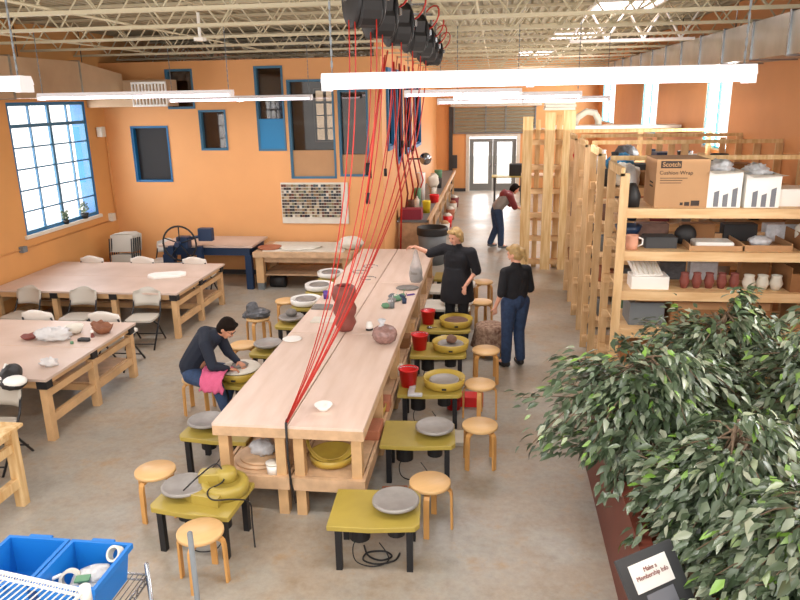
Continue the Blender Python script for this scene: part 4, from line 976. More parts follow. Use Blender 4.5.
def pot(mb, r, h): mb.lathe([(0, 0), (r*.6, 0), (r, h*.45), (r*.7, h*.85), (r*.8, h), (r*.7, h), (r*.55, h*.8), (0, h*.3)], n=14)
rnd = random.Random(99)
KINDS = ['terral', 'offw', 'cardd', 'greyp', 'rubber', 'dkblue', 'brclay', 'white', 'green', 'card', 'darkred', 'head']
for u, (y0, nm) in enumerate(((9.35, 'second'), (10.95, 'third'), (12.55, 'fourth'))):
    for z in ZS[1:]:
        x = 1.5
        while x < 3.5:
            k = rnd.random(); mt = rnd.choice(KINDS); h = rnd.uniform(.12, .33)
            m = MB()
            if k < .45:
                pot(m, rnd.uniform(.07, .12), h); nm2, cat = 'stored_pot', 'pot'
            elif k < .75:
                m.rbox((0, 0, h/2), (.24, .3, h), .01, rnd.uniform(-.2, .2)); nm2, cat = 'stored_box', 'box'
            else:
                m.lathe([(0, 0), (.1, 0), (.13, h), (.12, h), (.09, .02), (0, .02)], n=16); nm2, cat = 'stored_tub', 'tub'
            one(m, nm2, mt, '%s kept on the %s pine shelf unit behind the nearest one' % ({'pot': 'small pot', 'box': 'small box', 'tub': 'round tub'}[cat], nm), cat, '%ss on the %s shelf unit' % (cat, nm), loc=(x, y0+rnd.uniform(.18, .45), z))
            x += rnd.uniform(.3, .5)
# ---- front shelf unit contents
t = thing('cardboard_box', 'big brown printed cardboard carton on the top shelf', 'box', (1.95, 8.0, 2.43), .0)
MB().box((0, 0, .25), (.53, .55, .5)).build('carton', 'card', t)
MB().bb(-.225, -.02, -.279, -.275, .41, .485).build('logo_panel', 'ink', t)
txt('Scotch', .066, (-.21, -.281, .427), (PI/2, 0, 0), 'card', 'lettering', t, .001, bold=True)
txt('Cushion Wrap', .056, (-.235, -.277, .345), (PI/2, 0, 0), 'ink', 'lettering', t, .001)
MB().bb(-.225, .05, -.278, -.275, .305, .311).bb(-.225, .0, -.278, -.275, .282, .288).bb(-.225, -.01, -.278, -.275, .255, .261).bb(-.005, .025, -.278, -.275, .025, .055).bb(.04, .09, -.278, -.275, .02, .06).bb(.105, .19, -.278, -.275, .02, .075).build('print_lines', 'ink', t)
MB().bb(-.268, -.264, -.15, .0, .2, .215).bb(-.268, -.264, -.15, .0, .24, .255).build('side_print', 'ink', t)
def winbox(x, lab, hh):
    t = thing('white_carton', lab, 'box', (x, 7.98, 2.43))
    m = MB().bb(-.17, .17, -.25, -.24, 0, hh).bb(-.17, .17, .24, .25, 0, hh).bb(-.17, -.16, -.24, .24, 0, hh).bb(.16, .17, -.24, .24, 0, hh).bb(-.16, .16, -.24, .24, 0, .01)
    m.build('carton', 'white', t)
    MB().add([(-.17, -.25, hh), (.17, -.25, hh), (.2, -.36, hh+.0), (-.14, -.36, hh-.02)], [(0, 1, 2, 3), (3, 2, 1, 0)]).build('flap', 'white', t)
    m = MB()
    for k, h in enumerate((.16, .13, .19)): m.add([(-.1+k*.09, -.253, .01), (-.05+k*.09, -.253, .01), (-.05+k*.09, -.253, h+.02), (-.1+k*.09, -.253, h)], [(0, 1, 2, 3)])
    m.build('grey_bars', 'inkg', t); return t
winbox(2.38, 'white carton with three grey bars, next to the big cardboard box', .38); winbox(2.76, 'white carton with three grey bars, right one of the pair', .34)
one(MB().ell((0, 0, .1), (.13, .16, .08), 16, 10, jit=.3, seed=5), 'crumpled_plastic', 'bag', 'crumpled plastic sticking out of the left white carton', 'wrap', loc=(2.38, 7.98, 2.72))
one(MB().ell((0, 0, .1), (.13, .16, .08), 16, 10, jit=.3, seed=6), 'crumpled_plastic', 'bag', 'crumpled plastic sticking out of the right white carton', 'wrap', loc=(2.76, 7.98, 2.68))
one(MB().lathe([(0, 0), (.08, 0), (.09, .12), (.06, .2), (.03, .25), (0, .25)], n=16), 'black_vase', 'rubber', 'black rounded jug at the left end of the top shelf', 'jug', loc=(1.47, 7.8, 2.43))
one(MB().ell((0, 0, .2), (.09, .12, .2), 16, 12, jit=.12, seed=9), 'wrapped_roll', 'bag', 'grey plastic wrapped bundle left of the big carton', 'bundle', loc=(1.5, 8.15, 2.43))
one(MB().rbox((0, 0, .09), (.5, .35, .18), .03), 'white_case', 'white', 'white lit case at the right end of the top shelf', 'box', loc=(3.2, 8.0, 2.43))
# shelf z 1.97
def mug(lab, loc, mt, s=1):
    t = thing('mug', lab, 'mug', loc); MB().lathe([(0, 0), (.05*s, 0), (.06*s, .05*s), (.058*s, .13*s), (.064*s, .14*s), (.057*s, .14*s), (.05*s, .02), (0, .02)], n=20).build('body', mt, t)
    MB().tube([(.055*s, 0, .03*s), (.1*s, 0, .05*s), (.1*s, 0, .1*s), (.055*s, 0, .12*s)], .009*s, 8).build('handle', 'white', t); return t
mug('pink and white mug at the left end of the second shelf', (1.5, 7.78, 1.97), 'skin', 1.1)
one(MB().lathe([(0, 0), (.07, 0), (.13, .1), (.15, .16), (.14, .16), (.06, .02), (0, .02)], n=20), 'blue_bowl', 'dkblue', 'deep blue bowl behind the pink mug', 'bowl', loc=(1.52, 8.15, 1.97+.04))
one(MB().rbox((0, 0, .06), (.34, .24, .12), .02), 'dark_case', 'dkgrey', 'dark grey flat case on the second shelf', 'case', loc=(1.82, 7.95, 1.97))
one(MB().ell((0, 0, .1), (.12, .08, .12), 16, 10), 'dark_pot', 'rubber', 'black round pot beside the tray with the white slab', 'pot', loc=(2.13, 8.1, 1.97))
def tray(lab, x, y, z, w, d, h, mt='card'):
    t = thing('cardboard_tray', lab, 'tray', (x, y, z)); MB().bb(-w, w, -d, d, 0, .01).bb(-w, w, -d, -d+.01, .01, h).bb(-w, w, d-.01, d, .01, h*1.8).bb(-w, -w+.01, -d+.01, d-.01, .01, h*1.3).bb(w-.01, w, -d+.01, d-.01, .01, h*1.3).build('tray', mt, t); return t
tray('low cardboard tray holding a white slab', 2.37, 8.0, 1.97, .28, .26, .05)
one(MB().rbox((0, 0, .03), (.4, .26, .06), .03), 'white_slab', 'white', 'white slab in the low cardboard tray', 'slab', loc=(2.37, 7.93, 1.985))
tray('low cardboard tray with a cloudy plastic bundle', 2.88, 8.0, 1.97, .25, .26, .06)
one(MB().ell((0, 0, .06), (.12, .1, .06), 14, 8, jit=.15, seed=7), 'plastic_bundle', 'bag', 'cloudy plastic bundle in the second cardboard tray', 'bundle', loc=(2.85, 7.9, 1.985))
tray('deeper cardboard box at the right end of the second shelf', 3.42, 8.0, 1.97, .2, .26, .14, 'cardd')
one(MB().ell((0, 0, .1), (.2, .2, .15), 18, 10, jit=.1, seed=17), 'white_cloth_bundle', 'offw', 'white cloth bundle in the deeper cardboard box', 'bundle', loc=(3.42, 7.95, 2.03))
for k, x in enumerate((1.8, 2.3, 2.75, 3.2)): one(MB().rbox((0, 0, .1), (.36, .16, .2), .01), 'stored_box', ['brclay', 'cardd', 'rubber', 'bag'][k], 'low box against the back of the second shelf, %s' % ['behind the dark case', 'behind the white slab', 'behind the plastic bundle', 'grey one at right'][k], 'box', loc=(x, 8.3, 1.97))
# shelf z 1.53
t = thing('styrofoam_box', 'white foam box with its lid leaning on top, left end of the third shelf', 'box', (1.72, 7.88, 1.53)); MB().rbox((0, 0, .07), (.4, .26, .14), .01).build('box', 'white', t)
MB().box((-.03, .06, .2), (.3, .3, .05), rx=.5, rz=.2).build('lid', 'white', t); m = MB()
for k in range(5): m.box((-.14+k*.055, .04, .232), (.012, .28, .012), rx=.5, rz=.2)
m.build('lid_ribs', 'offw', t)
for k in range(5):
    t = thing('small_jar', 'brown clay jar in the row on the third shelf', 'jar', (2.1+k*.13, 7.85, 1.53), 0, 'brown jars in a row on the third shelf'); m = MB(); pot(m, .055, .17); m.build('body', 'terra', t)
for k in range(3):
    m = MB(); pot(m, .07, .16); one(m, 'pale_jar', 'offw', 'pale grey bottle-shaped jar on the third shelf', 'jar', 'pale jars on the third shelf', loc=(2.76+k*.14, 7.82, 1.53))
for k, (x, mt) in enumerate(((2.05, 'bagd'), (2.4, 'bag'), (2.95, 'cardd'))): one(MB().rbox((0, 0, .12), (.3, .15, .24), .01), 'stored_box', mt, 'box at the back of the third shelf, %s' % ['behind the foam box', 'behind the brown jars', 'behind the pale jars'][k], 'box', loc=(x, 8.28, 1.53))
tray('open brown carton at the right end of the third shelf', 3.35, 8.0, 1.53, .2, .28, .2, 'cardd')
# shelf z 1.10 & below
t = thing('grey_crate', 'grey box with an open pale flap on the fourth shelf', 'crate', (1.72, 8.0, 1.1)); MB().rbox((0, 0, .13), (.38, .4, .26), .01).build('crate', 'greyp', t); MB().box((.03, -.17, .27), (.3, .14, .015), rx=-.4).build('flap', 'card', t)
t = thing('wide_carton', 'wide brown cardboard carton on the fourth shelf behind the leaves', 'box', (2.5, 8.02, 1.1)); MB().box((0, 0, .15), (1.05, .45, .3)).build('carton', 'cardd', t)
MB().bb(-.5, .5, -.232, -.228, .2, .28).build('label_band', 'card', t)
for k in range(5):
    one(MB().rbox((0, 0, .15), (.36, .4, .3), .01), 'stored_box', ['cardd', 'card', 'greyp', 'cardd', 'card'][k], 'box on the low shelves behind the ficus leaves', 'box', 'boxes on the low shelves behind the leaves', loc=(1.65+k*.45, 8.0, .66 if k != 4 else 1.1))
# clutter seen above between shelf tops
for k, (x, y, mt) in enumerate(((1.6, 13.0, 'redpl'), (2.3, 13.0, 'bagd'), (2.9, 11.2, 'white'), (1.9, 11.2, 'bluep'), (2.4, 9.6, 'bag'), (1.7, 9.6, 'offw'))):
    one(MB().ell((0, 0, .13), (.2, .16, .16), 14, 10, jit=.2, seed=k+40), 'loose_bundle', mt, 'wrapped bundle on a top shelf behind the nearest unit', 'bundle', 'bundles on the rear top shelves', loc=(x, y, 2.43))

# ------------------------------------------------------------------ half wall, sign, ficus trees
t = thing('low_partition', 'dark red-brown low partition panel beside the ficus trees', 'partition', (0, 0, 0))
MB().bb(.975, 1.03, 2.7, 6.56, 0, .78).build('panel', 'brown', t); MB().bb(.965, 1.06, 2.7, 6.57, .78, .82).build('cap_rail', 'brown', t)
t = thing('sign_frame', 'dark framed membership sign with a white card on the brown desk', 'sign', (.935, 3.5, 1.0), .62)
Rt = Matrix.Rotation(R(-38), 3, 'X')
def tilt(mb):
    mb.v = [tuple(Rt @ Vector(v)) for v in mb.v]; return mb
tilt(MB().bb(-.21, .21, 0, .02, -.26, .16)).build('frame', 'dkgrey', t)
tilt(MB().bb(-.15, .13, -.006, 0, -.04, .11)).build('card', 'white', t)
tilt(MB().bb(-.1, .1, -.006, 0, -.2, -.06)).build('picture', 'inkg', t)
o = txt('Make a\nMembership Info', .035, (-.01, 0, 0), (PI/2-R(38), 0, 0), 'terra', 'lettering', t, .001, 'CENTER')
o.location = Rt @ Vector((-.01, -.009, .055))
tilt(MB().bb(-.02, .02, .02, .05, -.26, 0)).build('easel_back', 'dkgrey', t)
t = thing('reception_desk', 'brown desk carrying the sign behind the low partition', 'desk', (0, 0, 0))
MB().bb(1.07, 1.6, 2.6, 3.6, .72, .76).build('desktop', 'brown', t); MB().bb(1.1, 1.15, 2.65, 3.05, 0, .72).bb(1.5, 1.56, 2.65, 3.5, 0, .72).build('leg_panel', 'brown', t)

def ficus(x, y, H, crown, nleaf, seed, label, leafs=.075, trunk_r=.03):
    t = thing('ficus_tree', label, 'tree', (x, y, 0)); rnd = random.Random(seed)
    MB().lathe([(0, 0), (.17, 0), (.22, .36), (.235, .36), (.235, .4), (.2, .4), (.19, .34), (0, .34)], n=24).build('planter', 'terral', t)
    MB().lathe([(0, .34), (.19, .34), (.1, .36), (0, .37)], n=18).build('soil', 'ink', t)
    m = MB(); br = MB(); lf = MB(); cx, cy, cz, rx, ry, rz_ = crown   # crown centre relative + radii
    tops = []
    for s in range(3):
        a = s*2.1+seed; p = [Vector((.04*math.cos(a), .04*math.sin(a), .34))]
        for i in range(1, 8):
            f = i/7; p.append(Vector((cx*f+.05*math.cos(a+f*5), cy*f+.05*math.sin(a+f*5), .34+(H-.5)*f)))
        m.tube(p, .02, 8, True, [trunk_r*(1-.6*i/7) for i in range(8)]); tops.append(p)
    twigs = []
    nb = 90
    for b in range(nb):
        tr = tops[b % 3]; f = rnd.uniform(.25, 1); i = min(6, int(f*7)); base = tr[i].lerp(tr[i+1], f*7-i if f < 1 else 1)
        u = Vector((rnd.gauss(0, 1), rnd.gauss(0, 1), rnd.gauss(0, 1))).normalized(); q = rnd.uniform(.55, 1.0)
        tip = Vector((cx+u.x*rx*q, cy+u.y*ry*q, cz+u.z*rz_*q))
        if tip.z < .6: tip.z = .6+rnd.random()*.3
        mid = base.lerp(tip, .55)+Vector((0, 0, .16+rnd.uniform(0, .1)))
        pts = [base*(1-w)**2+mid*2*w*(1-w)+tip*w*w for w in (0, .2, .4, .6, .8, 1)]
        br.tube(pts, .006, 5, True, [.009, .007, .006, .005, .004, .003]); twigs.append(pts)
    for k in range(nleaf):
        pts = rnd.choice(twigs); w = rnd.uniform(.3, 1)*5; i = min(4, int(w)); p = pts[i].lerp(pts[i+1], w-i)
        d = (pts[i+1]-pts[i]).normalized()
        out = Vector((p.x-cx, p.y-cy, 0));
        if out.length > 0: out.normalize()
        dirv = (d*.6+out*.5+Vector((rnd.uniform(-1, 1), rnd.uniform(-1, 1), rnd.uniform(-.6, .25)))*.8+Vector((0, 0, -.15))).normalized()
        sd = dirv.cross(Vector((0, 0, 1))+Vector((rnd.uniform(-.7, .7), rnd.uniform(-.7, .7), 0))).normalized(); nr = sd.cross(dirv).normalized()
        L = leafs*rnd.uniform(.75, 1.35); W = L*.21; p = p+Vector((rnd.gauss(0, .05), rnd.gauss(0, .05), rnd.gauss(0, .045)))
        p1 = p+dirv*L*.3; p2 = p+dirv*L*.62-nr*L*.03; tip = p+dirv*L-nr*L*.14
        lf.add([p, p1+sd*W+nr*W*.35, p1, p1-sd*W+nr*W*.35, p2+sd*W*.75+nr*W*.2, p2, p2-sd*W*.75+nr*W*.2, tip],
               [(0, 2, 1), (0, 3, 2), (1, 2, 5, 4), (2, 3, 6, 5), (4, 5, 7), (5, 6, 7)], True)
    m.build('trunk', 'bark', t); br.build('branches', 'bark', t); lf.build('foliage', 'leaf', t); return t
ficus(1.4, 5.35, 1.8, (-.2, 0, 1.12, 1.0, .75, .7), 5200, 1, 'ficus tree whose branches reach over the aisle past the brown panel', .095)
ficus(2.0, 6.2, 1.9, (0, 0, 1.2, 1.0, .7, .78), 4600, 2, 'ficus tree right in front of the nearest storage shelf', .09)
ficus(1.66, 4.3, 1.75, (-.08, 0, .98, .78, .65, .74), 5400, 5, 'ficus tree in the middle of the group, just behind the sign', .095)
ficus(2.5, 5.3, 2.1, (0, 0, 1.35, .8, .7, .75), 4200, 8, 'ficus tree farthest right, its stems showing', .09)
ficus(2.0, 3.45, 1.75, (-.22, .05, .92, .72, .5, .72), 4600, 9, 'ficus tree nearest of the group, low leaves over the desk', .095)
for k, (x, y, z) in enumerate(((1.28, 3.55, .0), (1.7, 3.3, 0))): pass

# ------------------------------------------------------------------ wire rack and blue bins lower left
t = thing('wire_rack', 'chrome wire shelf rack holding the two blue bins', 'rack', (0, 0, 0))
zr = 1.17; X0, X1, Ya, Yb = -3.1, -1.79, 2.6, 3.02
m = MB()
for y in (Ya, Yb): m.tube([(X0, y, zr), (X1, y, zr)], .006, 6).tube([(X0, y, zr-.035), (X1, y, zr-.035)], .006, 6)
for x in (X0, X1): m.tube([(x, Ya, zr), (x, Yb, zr)], .006, 6).tube([(x, Ya, zr-.035), (x, Yb, zr-.035)], .006, 6)
x = X0
while x < X1: m.tube([(x, Ya, zr), (x, Yb, zr)], .0028, 5); x += .03
k = 0; y = Ya
while y < Yb: m.tube([(X1, y, zr), (X1, y+.04, zr-.035), (X1, min(y+.08, Yb), zr)], .003, 5); y += .08
m.build('wire_shelf', 'steel', t)
for x in (X0, X1):
    for y in (Ya, Yb): MB().tube([(x, y, 0), (x, y, 1.24)], .0125, 10).build('post', 'steel', t)
def bin_(x0, x1, y0, y1, z, h, lab):
    t = thing('storage_bin', lab, 'bin', ((x0+x1)/2, (y0+y1)/2, z)); w = (x1-x0)/2; d = (y1-y0)/2
    def ring(k, zz, e=0): return [(-w*k-e, -d*k-e, zz), (w*k+e, -d*k-e, zz), (w*k+e, d*k+e, zz), (-w*k-e, d*k+e, zz)]
    R_ = [ring(.86, 0), ring(.98, h-.03), ring(1, h-.03, .015), ring(1, h, .015), ring(.97, h), ring(.84, .012)]
    vs = [v for r in R_ for v in r]; fs = [(3, 2, 1, 0), (20, 21, 22, 23)]
    for j in range(5):
        for i in range(4): fs.append((j*4+i, j*4+(i+1) % 4, (j+1)*4+(i+1) % 4, (j+1)*4+i))
    MB().add(vs, fs).build('bin', 'bluebin', t); 
    MB().bb(-w*.4, w*.4, d+.005, d+.035, h-.045, h).build('grip', 'bluebin', t); MB().bb(-w*.4, w*.4, -d-.035, -d-.005, h-.045, h).build('grip', 'bluebin', t); return t
bin_(-2.16, -1.85, 2.64, 2.98, 1.18, .2, 'blue storage bin holding masking tape and rags, right one'); bin_(-2.52, -2.2, 2.64, 2.98, 1.18, .2, 'blue storage bin with a few clay tools, left one')
def tape(lab, loc, rx, rz, r=.055, mt='offw'):
    t = thing('tape_roll', lab, 'tape', loc, rz); RR = Matrix.Rotation(rx, 3, 'X'); MB().lathe([(r*.72, -.02), (r, -.02), (r, .02), (r*.72, .02), (r*.72, -.02)], (0, 0, r*.6), 28, False, RR, cap=False).build('roll', mt, t); return t
tape('roll of white tape standing at the left inside the right blue bin', (-2.05, 2.76, 1.29), 1.2, .3, .05)
tape('small roll of white tape on the back corner of the right blue bin', (-1.9, 2.93, 1.33), .9, -.3, .042, 'offw')
one(MB().rbox((0, 0, 0), (.17, .14, .12), .03, .3).ell((.02, .02, .06), (.08, .07, .03), jit=.2, seed=3), 'folded_rag', 'bag', 'whitish folded rag lying in the right blue bin', 'rag', loc=(-1.97, 2.79, 1.26))
one(MB().rbox((0, 0, 0), (.07, .05, .01), .004, .3), 'green_card', 'green', 'small green piece on the rag in the right blue bin', 'card', loc=(-1.97, 2.74, 1.345))
for k in range(4):
    one(MB().tube([(-.07, 0, 0), (.07, .03*k-.04, .05)], .01, 8), 'clay_tool', ['terral', 'offw', 'leg', 'white'][k], ['reddish clay tool in the left blue bin', 'white handled tool in the left blue bin', 'wooden tool in the left blue bin', 'pale stick in the left blue bin'][k], 'tool', loc=(-2.3+.04*k, 2.82-.03*k, 1.215+.02*k))
# upper white wire shelf
t = thing('wire_shelf', 'white coated wire shelf in front of the blue bins', 'shelf', (-1.565, 2.18, 1.75), -.17)
m = MB(); W_ = 1.0
m.tube([(-W_, 0, 0), (0, 0, 0)], .008, 8).tube([(-W_, 0, -.03), (0, 0, -.03)], .006, 8).tube([(0, 0, 0), (0, -.45, 0)], .008, 8).tube([(-W_, -.2, -.008), (0, -.2, -.008)], .006, 8).tube([(-W_, -.44, 0), (0, -.44, 0)], .008, 8)
k = 0
while k*.028 < W_: m.tube([(-k*.028, 0, .002), (-k*.028, -.45, .002)], .0032, 6); m.tube([(-k*.028, 0, 0), (-k*.028-.014, 0, -.03)], .0025, 5); k += 1
m.build('wires', 'white', t); MB().lathe([(.016, -.05), (.022, -.05), (.022, .02), (.016, .025), (0, .025)], (0, 0, 0), 14).build('corner_collar', 'white', t)
MB().tube([(-W_+.0, -.0, -1.75), (-W_, 0, .02)], .0125, 10).tube([(0, -.0, -1.75), (0, 0, -.05)], .0125, 10).build('post', 'steel', t)
one(MB().tube([(0, 0, 0), (0, 0, 1.6)], .0135, 12).ell((0, 0, 1.6), (.0135, .0135, .012), 12, 6), 'metal_post', 'greyp', 'free standing grey metal post in front of the frontmost stool', 'post', loc=(-1.415, 2.8, 0))

# ------------------------------------------------------------------ people
def hand(mb, w, d, n, side, curl=.5, s=1.0):
    """w wrist, d direction of hand, n palm normal, side: +1 thumb on a side"""
    d = Vector(d).normalized(); n = (Vector(n)-d*Vector(n).dot(d)).normalized(); a = d.cross(n).normalized()*side
    w = Vector(w)
    for q in (-.02, -.007, .007, .02): mb.cap(w+a*q*.6*s, w+d*.075*s+a*q*s, .013*s, .011*s, 8)
    for i, q in enumerate((-.03, -.01, .01, .03)):
        L = [.05, .066, .072, .062][i]*s; b = w+d*.078*s+a*q*.95*s
        d1 = (d+n*curl*.6).normalized(); d2 = (d+n*curl*1.7).normalized()
        p1 = b+d1*L*.5; p2 = p1+d2*L*.5
        mb.cap(b, p1, .009*s, .0085*s, 8); mb.cap(p1, p2, .0085*s, .007*s, 8)
    b = w+d*.025*s+a*.024*s; p1 = b+(d*.5+a*.75+n*.3).normalized()*.038*s; p2 = p1+(d*.9+a*.2+n*.4).normalized()*.03*s
    mb.cap(b, p1, .012*s, .01*s, 8); mb.cap(p1, p2, .01*s, .008*s, 8)

def head_parts(c, yaw, pitch, s=1.0):
    """matrix for head: local +Y is the face direction"""
    return Matrix.Translation(Vector(c)) @ Matrix.Rotation(yaw, 4, 'Z') @ Matrix.Rotation(pitch, 4, 'X') @ Matrix.Scale(s, 4)
def person(label, loc, rz, J, skin='skin', top='blackc', topseg=(), legsm='blackc', legr=1.0, hair='blonde', hairkind='bob', shoe='rubber', head=(0, 0, 1), torso_r=None, sleeves='long', tunic=None, hands=None, extra=None, hyaw=0, hpitch=0, bulk=1.0, hem=None):
    t = thing('person', label, 'person', loc, rz)
    V = {k: Vector(v) for k, v in J.items()}
    b = MB(); HM = head_parts(V['head'], hyaw, hpitch); H3 = HM.to_3x3()
    def hp(x, y, z): return HM @ Vector((x, y, z))
    # body
    b.cap(V['pelvis'], V['chest'], .12, .11); b.cap(V['chest'], V['neck'], .1, .055); b.cap(V['neck'], hp(0, -.02, -.06), .05, .048)
    b.ell(hp(0, 0, .02), (.075, .092, .105), 20, 14, H3); b.cap(hp(0, .03, -.055), hp(0, .052, -.075), .05, .032)
    b.cap(hp(0, .085, .015), hp(0, .105, -.02), .011, .015, 8)
    for s in (-1, 1):
        b.ell(hp(s*.076, -.005, -.005), (.012, .02, .03), 10, 8, H3); b.cap(hp(s*.03, .078, -.01), hp(s*.035, .07, -.03), .02, .02, 8)
        b.cap(hp(s*.015, .088, .035), hp(s*.045, .078, .035), .012, .011, 8)
        sd = 'L' if s < 0 else 'R'
        b.cap(V['chest']+Vector((0, 0, .08)), V['sh'+sd], .08, .058); b.cap(V['sh'+sd], V['el'+sd], .05, .038); b.cap(V['el'+sd], V['wr'+sd], .038, .025)
        b.cap(V['pelvis'], V['hip'+sd], .11, .085); b.cap(V['hip'+sd], V['kn'+sd], .085, .055); b.cap(V['kn'+sd], V['an'+sd], .052, .035)
        b.cap(V['an'+sd], V['toe'+sd], .038, .03)
        hd = (hands or {}).get(sd, ((V['wr'+sd]-V['el'+sd]), Vector((0, 1, 0)), .5))
        hand(b, V['wr'+sd], hd[0], hd[1], s*(hd[3] if len(hd) > 3 else 1), hd[2])
    b.build('body', skin, t, remesh=.007, smooth=2)
    e = MB()
    for s in (-1, 1): e.ell(hp(s*.03, .086, .015), (.013, .008, .007), 10, 6, H3)
    e.build('eyes', 'eye', t)
    MB().ell(hp(0, .096, -.05), (.022, .008, .007), 10, 6, H3).build('mouth', 'lip', t)
    # clothes
    c = MB(); k = bulk; hz = hem or V['pelvis']
    for q in (-.05, 0, .05):
        Q = Vector((q, 0, 0))
        c.cap(Vector(hz)+Q, V['waist']+Q, .12*k, .115*k); c.cap(V['waist']+Q, V['chest']+Q, .115*k, .125*k)
    c.cap(V['chest'], V['chest'].lerp(V['neck'], .6), .135*k, .1); c.cap(V['chest'].lerp(V['neck'], .5), V['neck'].lerp(V['chest'], .1), .115, .075)
    c.cap(V['neck'].lerp(V['chest'], .35), V['neck'], .075, .058)
    for s in (-1, 1):
        sd = 'L' if s < 0 else 'R'
        c.cap(V['chest']+Vector((0, 0, .08)), V['sh'+sd], .1, .075); c.cap(V['chest'].lerp(V['neck'], .4), V['sh'+sd], .085, .07); c.cap(V['chest'], V['chest']+(V['sh'+sd]-V['chest'])*.45, .12, .1)
        c.cap(V['sh'+sd], V['el'+sd], .068*k, .056*k)
        f = {'long': .92, 'mid': .35, 'elbow': .12}[sleeves]
        c.cap(V['el'+sd], V['el'+sd].lerp(V['wr'+sd], f), .056, .04 if f > .5 else .052)
    if tunic:
        z0, r0 = tunic; p = V['pelvis']
        c.lathe([(.0, z0), (r0, z0), (r0*.98, z0+.1), (.215, p.z+.05), (.18, p.z+.2), (0, p.z+.25)], (p.x, p.y, 0), 28)
    if extra: extra(c, V)
    c.build('top', top, t, remesh=.009, smooth=3)
    g = MB()
    g.cap(V['pelvis'], V['pelvis'].lerp(V['waist'], .55), .145, .13)
    for s in (-1, 1):
        sd = 'L' if s < 0 else 'R'
        g.cap(V['pelvis'], V['hip'+sd], .13, .105); g.cap(V['hip'+sd], V['kn'+sd], .105*legr, .073*legr); g.cap(V['kn'+sd], V['an'+sd]+Vector((0, 0, .03)), .073*legr, .062*legr)
    g.build('trousers', legsm, t, remesh=.009, smooth=3)
    for s in (-1, 1):
        sd = 'L' if s < 0 else 'R'; a, q = V['an'+sd], V['toe'+sd]
        f = (q-a); f.z = 0; f.normalize()
        MB().cap(a+Vector((0, 0, -.03))-f*.03, a+Vector((0, 0, -.035))+f*.03, .045, .045).cap(Vector((a.x, a.y, q.z))+f*.03, q, .042, .036).build('shoe', shoe, t, remesh=.008, smooth=2)
    h = MB()
    h.ell(hp(0, -.018, .035), (.086, .095, .105), 20, 14, H3); h.ell(hp(0, -.035, -.01), (.08, .075, .09), 18, 12, H3)
    h.cap(hp(-.045, .06, .095), hp(.045, .06, .095), .028, .028)
    if hairkind == 'bob':
        for s in (-1, 1): h.cap(hp(s*.075, -.01, .03), hp(s*.078, -.02, -.07), .028, .02)
        h.cap(hp(0, -.07, 0), hp(0, -.075, -.1), .06, .035)
    if hairkind == 'tail':
        h.cap(hp(0, -.1, .04), hp(0, -.125, .03), .035, .035); h.cap(hp(0, -.125, .03), hp(.01, -.13, -.12), .033, .014)
    if hairkind == 'short':
        h.ell(hp(0, -.01, .06), (.09, .1, .085), 18, 12, H3)
    h.build('hair', hair, t, remesh=.008, smooth=2)
    return t, V, HM

J1 = dict(pelvis=(0, 0, .95), waist=(0, .0, 1.1), chest=(0, 0, 1.27), neck=(0, .01, 1.46), head=(0, .05, 1.59), shL=(-.21, 0, 1.37), shR=(.21, 0, 1.39),
          elL=(-.29, -.02, 1.12), wrL=(-.2, .16, .93), elR=(.38, .1, 1.33), wrR=(.54, .26, 1.44),
          hipL=(-.1, 0, .9), hipR=(.1, 0, .9), knL=(-.11, .03, .5), knR=(.11, .0, .5), anL=(-.12, 0, .09), anR=(.12, -.02, .09), toeL=(-.14, .14, .04), toeR=(.14, .12, .04))
person('woman in a black tunic with blonde hair holding up a plastic bag over the table', (-.5, 10.13, 0), R(158), J1, hair='blonde', hairkind='bob', sleeves='elbow', tunic=(.66, .245), hyaw=R(-25), hpitch=-.35, bulk=1.22,
       hands={'R': ((1, .3, 0), (0, 0, -1), 1.3), 'L': ((.15, .2, -1), (0, -1, 0), .6)})[0].scale = (1.035, 1.035, 1.035)
J2 = dict(pelvis=(0, 0, .95), waist=(0, 0, 1.08), chest=(0, .0, 1.26), neck=(0, .0, 1.43), head=(0, .03, 1.57), shL=(-.165, 0, 1.345), shR=(.165, 0, 1.345),
          elL=(-.235, -.03, 1.09), wrL=(-.26, .07, .87), elR=(.22, -.03, 1.09), wrR=(.2, .15, .95),
          hipL=(-.1, -.01, .92), hipR=(.1, -.01, .92), knL=(-.1, .02, .5), knR=(.09, .02, .5), anL=(-.12, 0, .09), anR=(.1, -.02, .09), toeL=(-.14, .14, .035), toeR=(.13, .12, .035))
person('woman in black top and blue jeans with a blonde ponytail, seen from behind', (.32, 9.26, 0), R(32), J2, hair='blonde', hairkind='tail', sleeves='elbow', legsm='jeansd', legr=1.1, hyaw=R(30), hpitch=-.3, bulk=1.08, hem=(0, 0, 1.05),
       hands={'L': ((0, .1, -1), (0, 1, 0), .6), 'R': ((0, .3, -1), (0, 1, 0), .4)})
J3 = dict(pelvis=(0, 0, .93), waist=(0, .06, 1.06), chest=(0, .2, 1.2), neck=(0, .33, 1.32), head=(0, .43, 1.42), shL=(-.17, .27, 1.27), shR=(.18, .27, 1.27),
          elL=(-.2, .38, 1.03), wrL=(-.15, .58, .95), elR=(.22, .38, 1.02), wrR=(.17, .6, .95),
          hipL=(-.1, 0, .88), hipR=(.1, 0, .88), knL=(-.1, .02, .48), knR=(.1, .08, .48), anL=(-.12, -.12, .09), anR=(.12, .08, .09), toeL=(-.14, .03, .04), toeR=(.14, .22, .04))
t3, V3, H3_ = person('person in striped grey and maroon shirt bending toward the shelves far down the aisle', (.1, 17.2, 0), R(-75), J3, hair='dhair', hairkind='bob', sleeves='elbow', legsm='jeans', legr=1.2, shoe='greyp', top='head', hyaw=0, hpitch=-.5, bulk=1.15, hem=(0, .02, 1.0))
